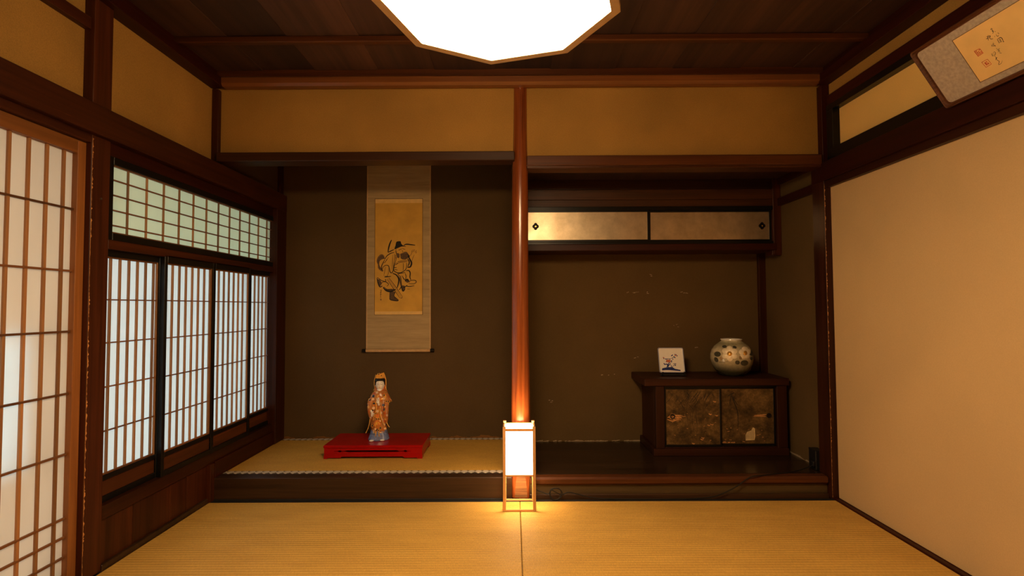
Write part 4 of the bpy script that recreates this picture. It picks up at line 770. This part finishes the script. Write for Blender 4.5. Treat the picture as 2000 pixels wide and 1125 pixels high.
CAL_STROKES = [([(0.3036, 0.1903), (0.298, 0.186)], 0.00216), ([(0.2982, 0.1881), (0.305, 0.186)], 0.00189), ([(0.3035, 0.1869), (0.3008, 0.1808), (0.3013, 0.1756), (0.2962, 0.1714)], 0.00297), ([(0.2984, 0.1801), (0.3037, 0.1789)], 0.00216), ([(0.3056, 0.1755), (0.3077, 0.1723)], 0.00189), ([(0.2973, 0.1616), (0.2965, 0.1576)], 0.00189), ([(0.3039, 0.1642), (0.3034, 0.1578), (0.3062, 0.1549), (0.3096, 0.1583)], 0.00243), ([(0.311, 0.1653), (0.3134, 0.1604)], 0.00243), ([(0.2982, 0.1464), (0.2968, 0.1315)], 0.0027), ([(0.2985, 0.1469), (0.3116, 0.1458), (0.3108, 0.1296)], 0.00351), ([(0.3086, 0.1309), (0.3121, 0.1283)], 0.00297), ([(0.3006, 0.1422), (0.3073, 0.1418)], 0.00216), ([(0.2997, 0.1383), (0.3071, 0.1375)], 0.00216), ([(0.2989, 0.1336), (0.3071, 0.133)], 0.00216), ([(0.3063, 0.1436), (0.3037, 0.1318)], 0.00216), ([(0.2737, 0.1728), (0.2805, 0.1705)], 0.0027), ([(0.2689, 0.1666), (0.277, 0.1665)], 0.00297), ([(0.282, 0.1748), (0.2763, 0.167), (0.2725, 0.158)], 0.00324), ([(0.2806, 0.1707), (0.2867, 0.1707)], 0.00243), ([(0.278, 0.1648), (0.2861, 0.1688), (0.2797, 0.1626)], 0.0027), ([(0.2795, 0.1638), (0.283, 0.1578), (0.2888, 0.1557)], 0.00297), ([(0.2739, 0.1411), (0.2714, 0.1353), (0.2748, 0.1353)], 0.00243), ([(0.2818, 0.1431), (0.2757, 0.135)], 0.00216), ([(0.2764, 0.1384), (0.2825, 0.1369)], 0.00189), ([(0.2741, 0.133), (0.2808, 0.1323), (0.2807, 0.1278)], 0.00351), ([(0.2794, 0.1217), (0.2809, 0.1168)], 0.00189), ([(0.2767, 0.1138), (0.2833, 0.1148), (0.2892, 0.1147)], 0.00216), ([(0.2764, 0.1065), (0.2838, 0.1123), (0.2814, 0.1065), (0.2853, 0.1057)], 0.00216), ([(0.2794, 0.1031), (0.285, 0.0975)], 0.00216), ([(0.2566, 0.1125), (0.2545, 0.1022)], 0.00216), ([(0.2596, 0.113), (0.2573, 0.1034), (0.2633, 0.1021), (0.2695, 0.1095), (0.2665, 0.1135), (0.262, 0.1112)], 0.00216), ([(0.2607, 0.1073), (0.2654, 0.1066)], 0.00162), ([(0.2611, 0.0995), (0.2616, 0.0912), (0.2549, 0.0858)], 0.00216), ([(0.2588, 0.0905), (0.2654, 0.0924), (0.26, 0.0875), (0.2612, 0.0811), (0.2635, 0.0758), (0.2558, 0.0669), (0.2646, 0.0665), (0.2735, 0.0733)], 0.00243)]
SEAL_FILLS = [[(0.211, 0.1502), (0.2138, 0.1501), (0.2157, 0.1257), (0.2129, 0.1254)], [(0.2138, 0.1501), (0.2329, 0.1493), (0.2331, 0.1475), (0.2139, 0.1482)], [(0.2155, 0.1276), (0.2354, 0.1291), (0.2355, 0.1274), (0.2157, 0.1257)], [(0.2324, 0.1475), (0.2342, 0.1475), (0.2354, 0.1291), (0.2336, 0.129)], [(0.2154, 0.1469), (0.22, 0.1468), (0.2203, 0.1435), (0.2157, 0.1435)], [(0.2158, 0.142), (0.2204, 0.142), (0.2206, 0.1387), (0.216, 0.1386)], [(0.2162, 0.1372), (0.2207, 0.1373), (0.221, 0.134), (0.2164, 0.1338)], [(0.2165, 0.1323), (0.2211, 0.1326), (0.2213, 0.1293), (0.2168, 0.1289)], [(0.2218, 0.142), (0.2264, 0.142), (0.2266, 0.1388), (0.222, 0.1387)], [(0.2221, 0.1373), (0.2267, 0.1374), (0.2269, 0.1342), (0.2224, 0.134)], [(0.2225, 0.1326), (0.227, 0.1329), (0.2272, 0.1297), (0.2227, 0.1293)], [(0.2274, 0.1466), (0.232, 0.1464), (0.2322, 0.1433), (0.2276, 0.1434)], [(0.228, 0.1375), (0.2326, 0.1376), (0.2328, 0.1345), (0.2283, 0.1343)], [(0.2284, 0.1329), (0.2329, 0.1332), (0.2331, 0.1301), (0.2286, 0.1298)], [(0.2184, 0.0957), (0.223, 0.096), (0.2244, 0.0835), (0.22, 0.0832)], [(0.224, 0.0967), (0.2297, 0.097), (0.23, 0.0938), (0.2244, 0.0935)], [(0.2246, 0.0915), (0.2269, 0.0916), (0.2278, 0.0838), (0.2255, 0.0836)], [(0.2279, 0.0906), (0.231, 0.0907), (0.2317, 0.084), (0.2286, 0.0838)]]
SEAL_LINES = [([(0.212, 0.1012), (0.2348, 0.1021)], 0.0018), ([(0.2348, 0.1021), (0.237, 0.0799)], 0.0018), ([(0.237, 0.0799), (0.215, 0.0783)], 0.0018), ([(0.215, 0.0783), (0.212, 0.1012)], 0.0018)]
mesh_obj('brush_writing', strokes(MB(), [([(a, b) for a, b in p], w*.68) for p, w in CAL_STROKES], lambda u, v, h: P(u, v, h-.0022), .0003, .3), 'ink', fr)
sm = MB()
for q in SEAL_FILLS: sm.add([P(u, v, -.0018) for u, v in q], [tuple(range(len(q)))])
strokes(sm, SEAL_LINES, lambda u, v, h: P(u, v, h-.0022), .0005, .9)
mesh_obj('red_seal', sm, 'seal_red', fr)
# small nail head on the scuffed post
nl = thing('nail', 'tiny steel nail head in the scuffed post beside the bay window', 'nail', (-1.690, 2.082, 1.522))
mesh_obj('head', MB().tube([(0, 0, 0), (.003, 0, 0)], .004, 10), 'steel', nl, True)
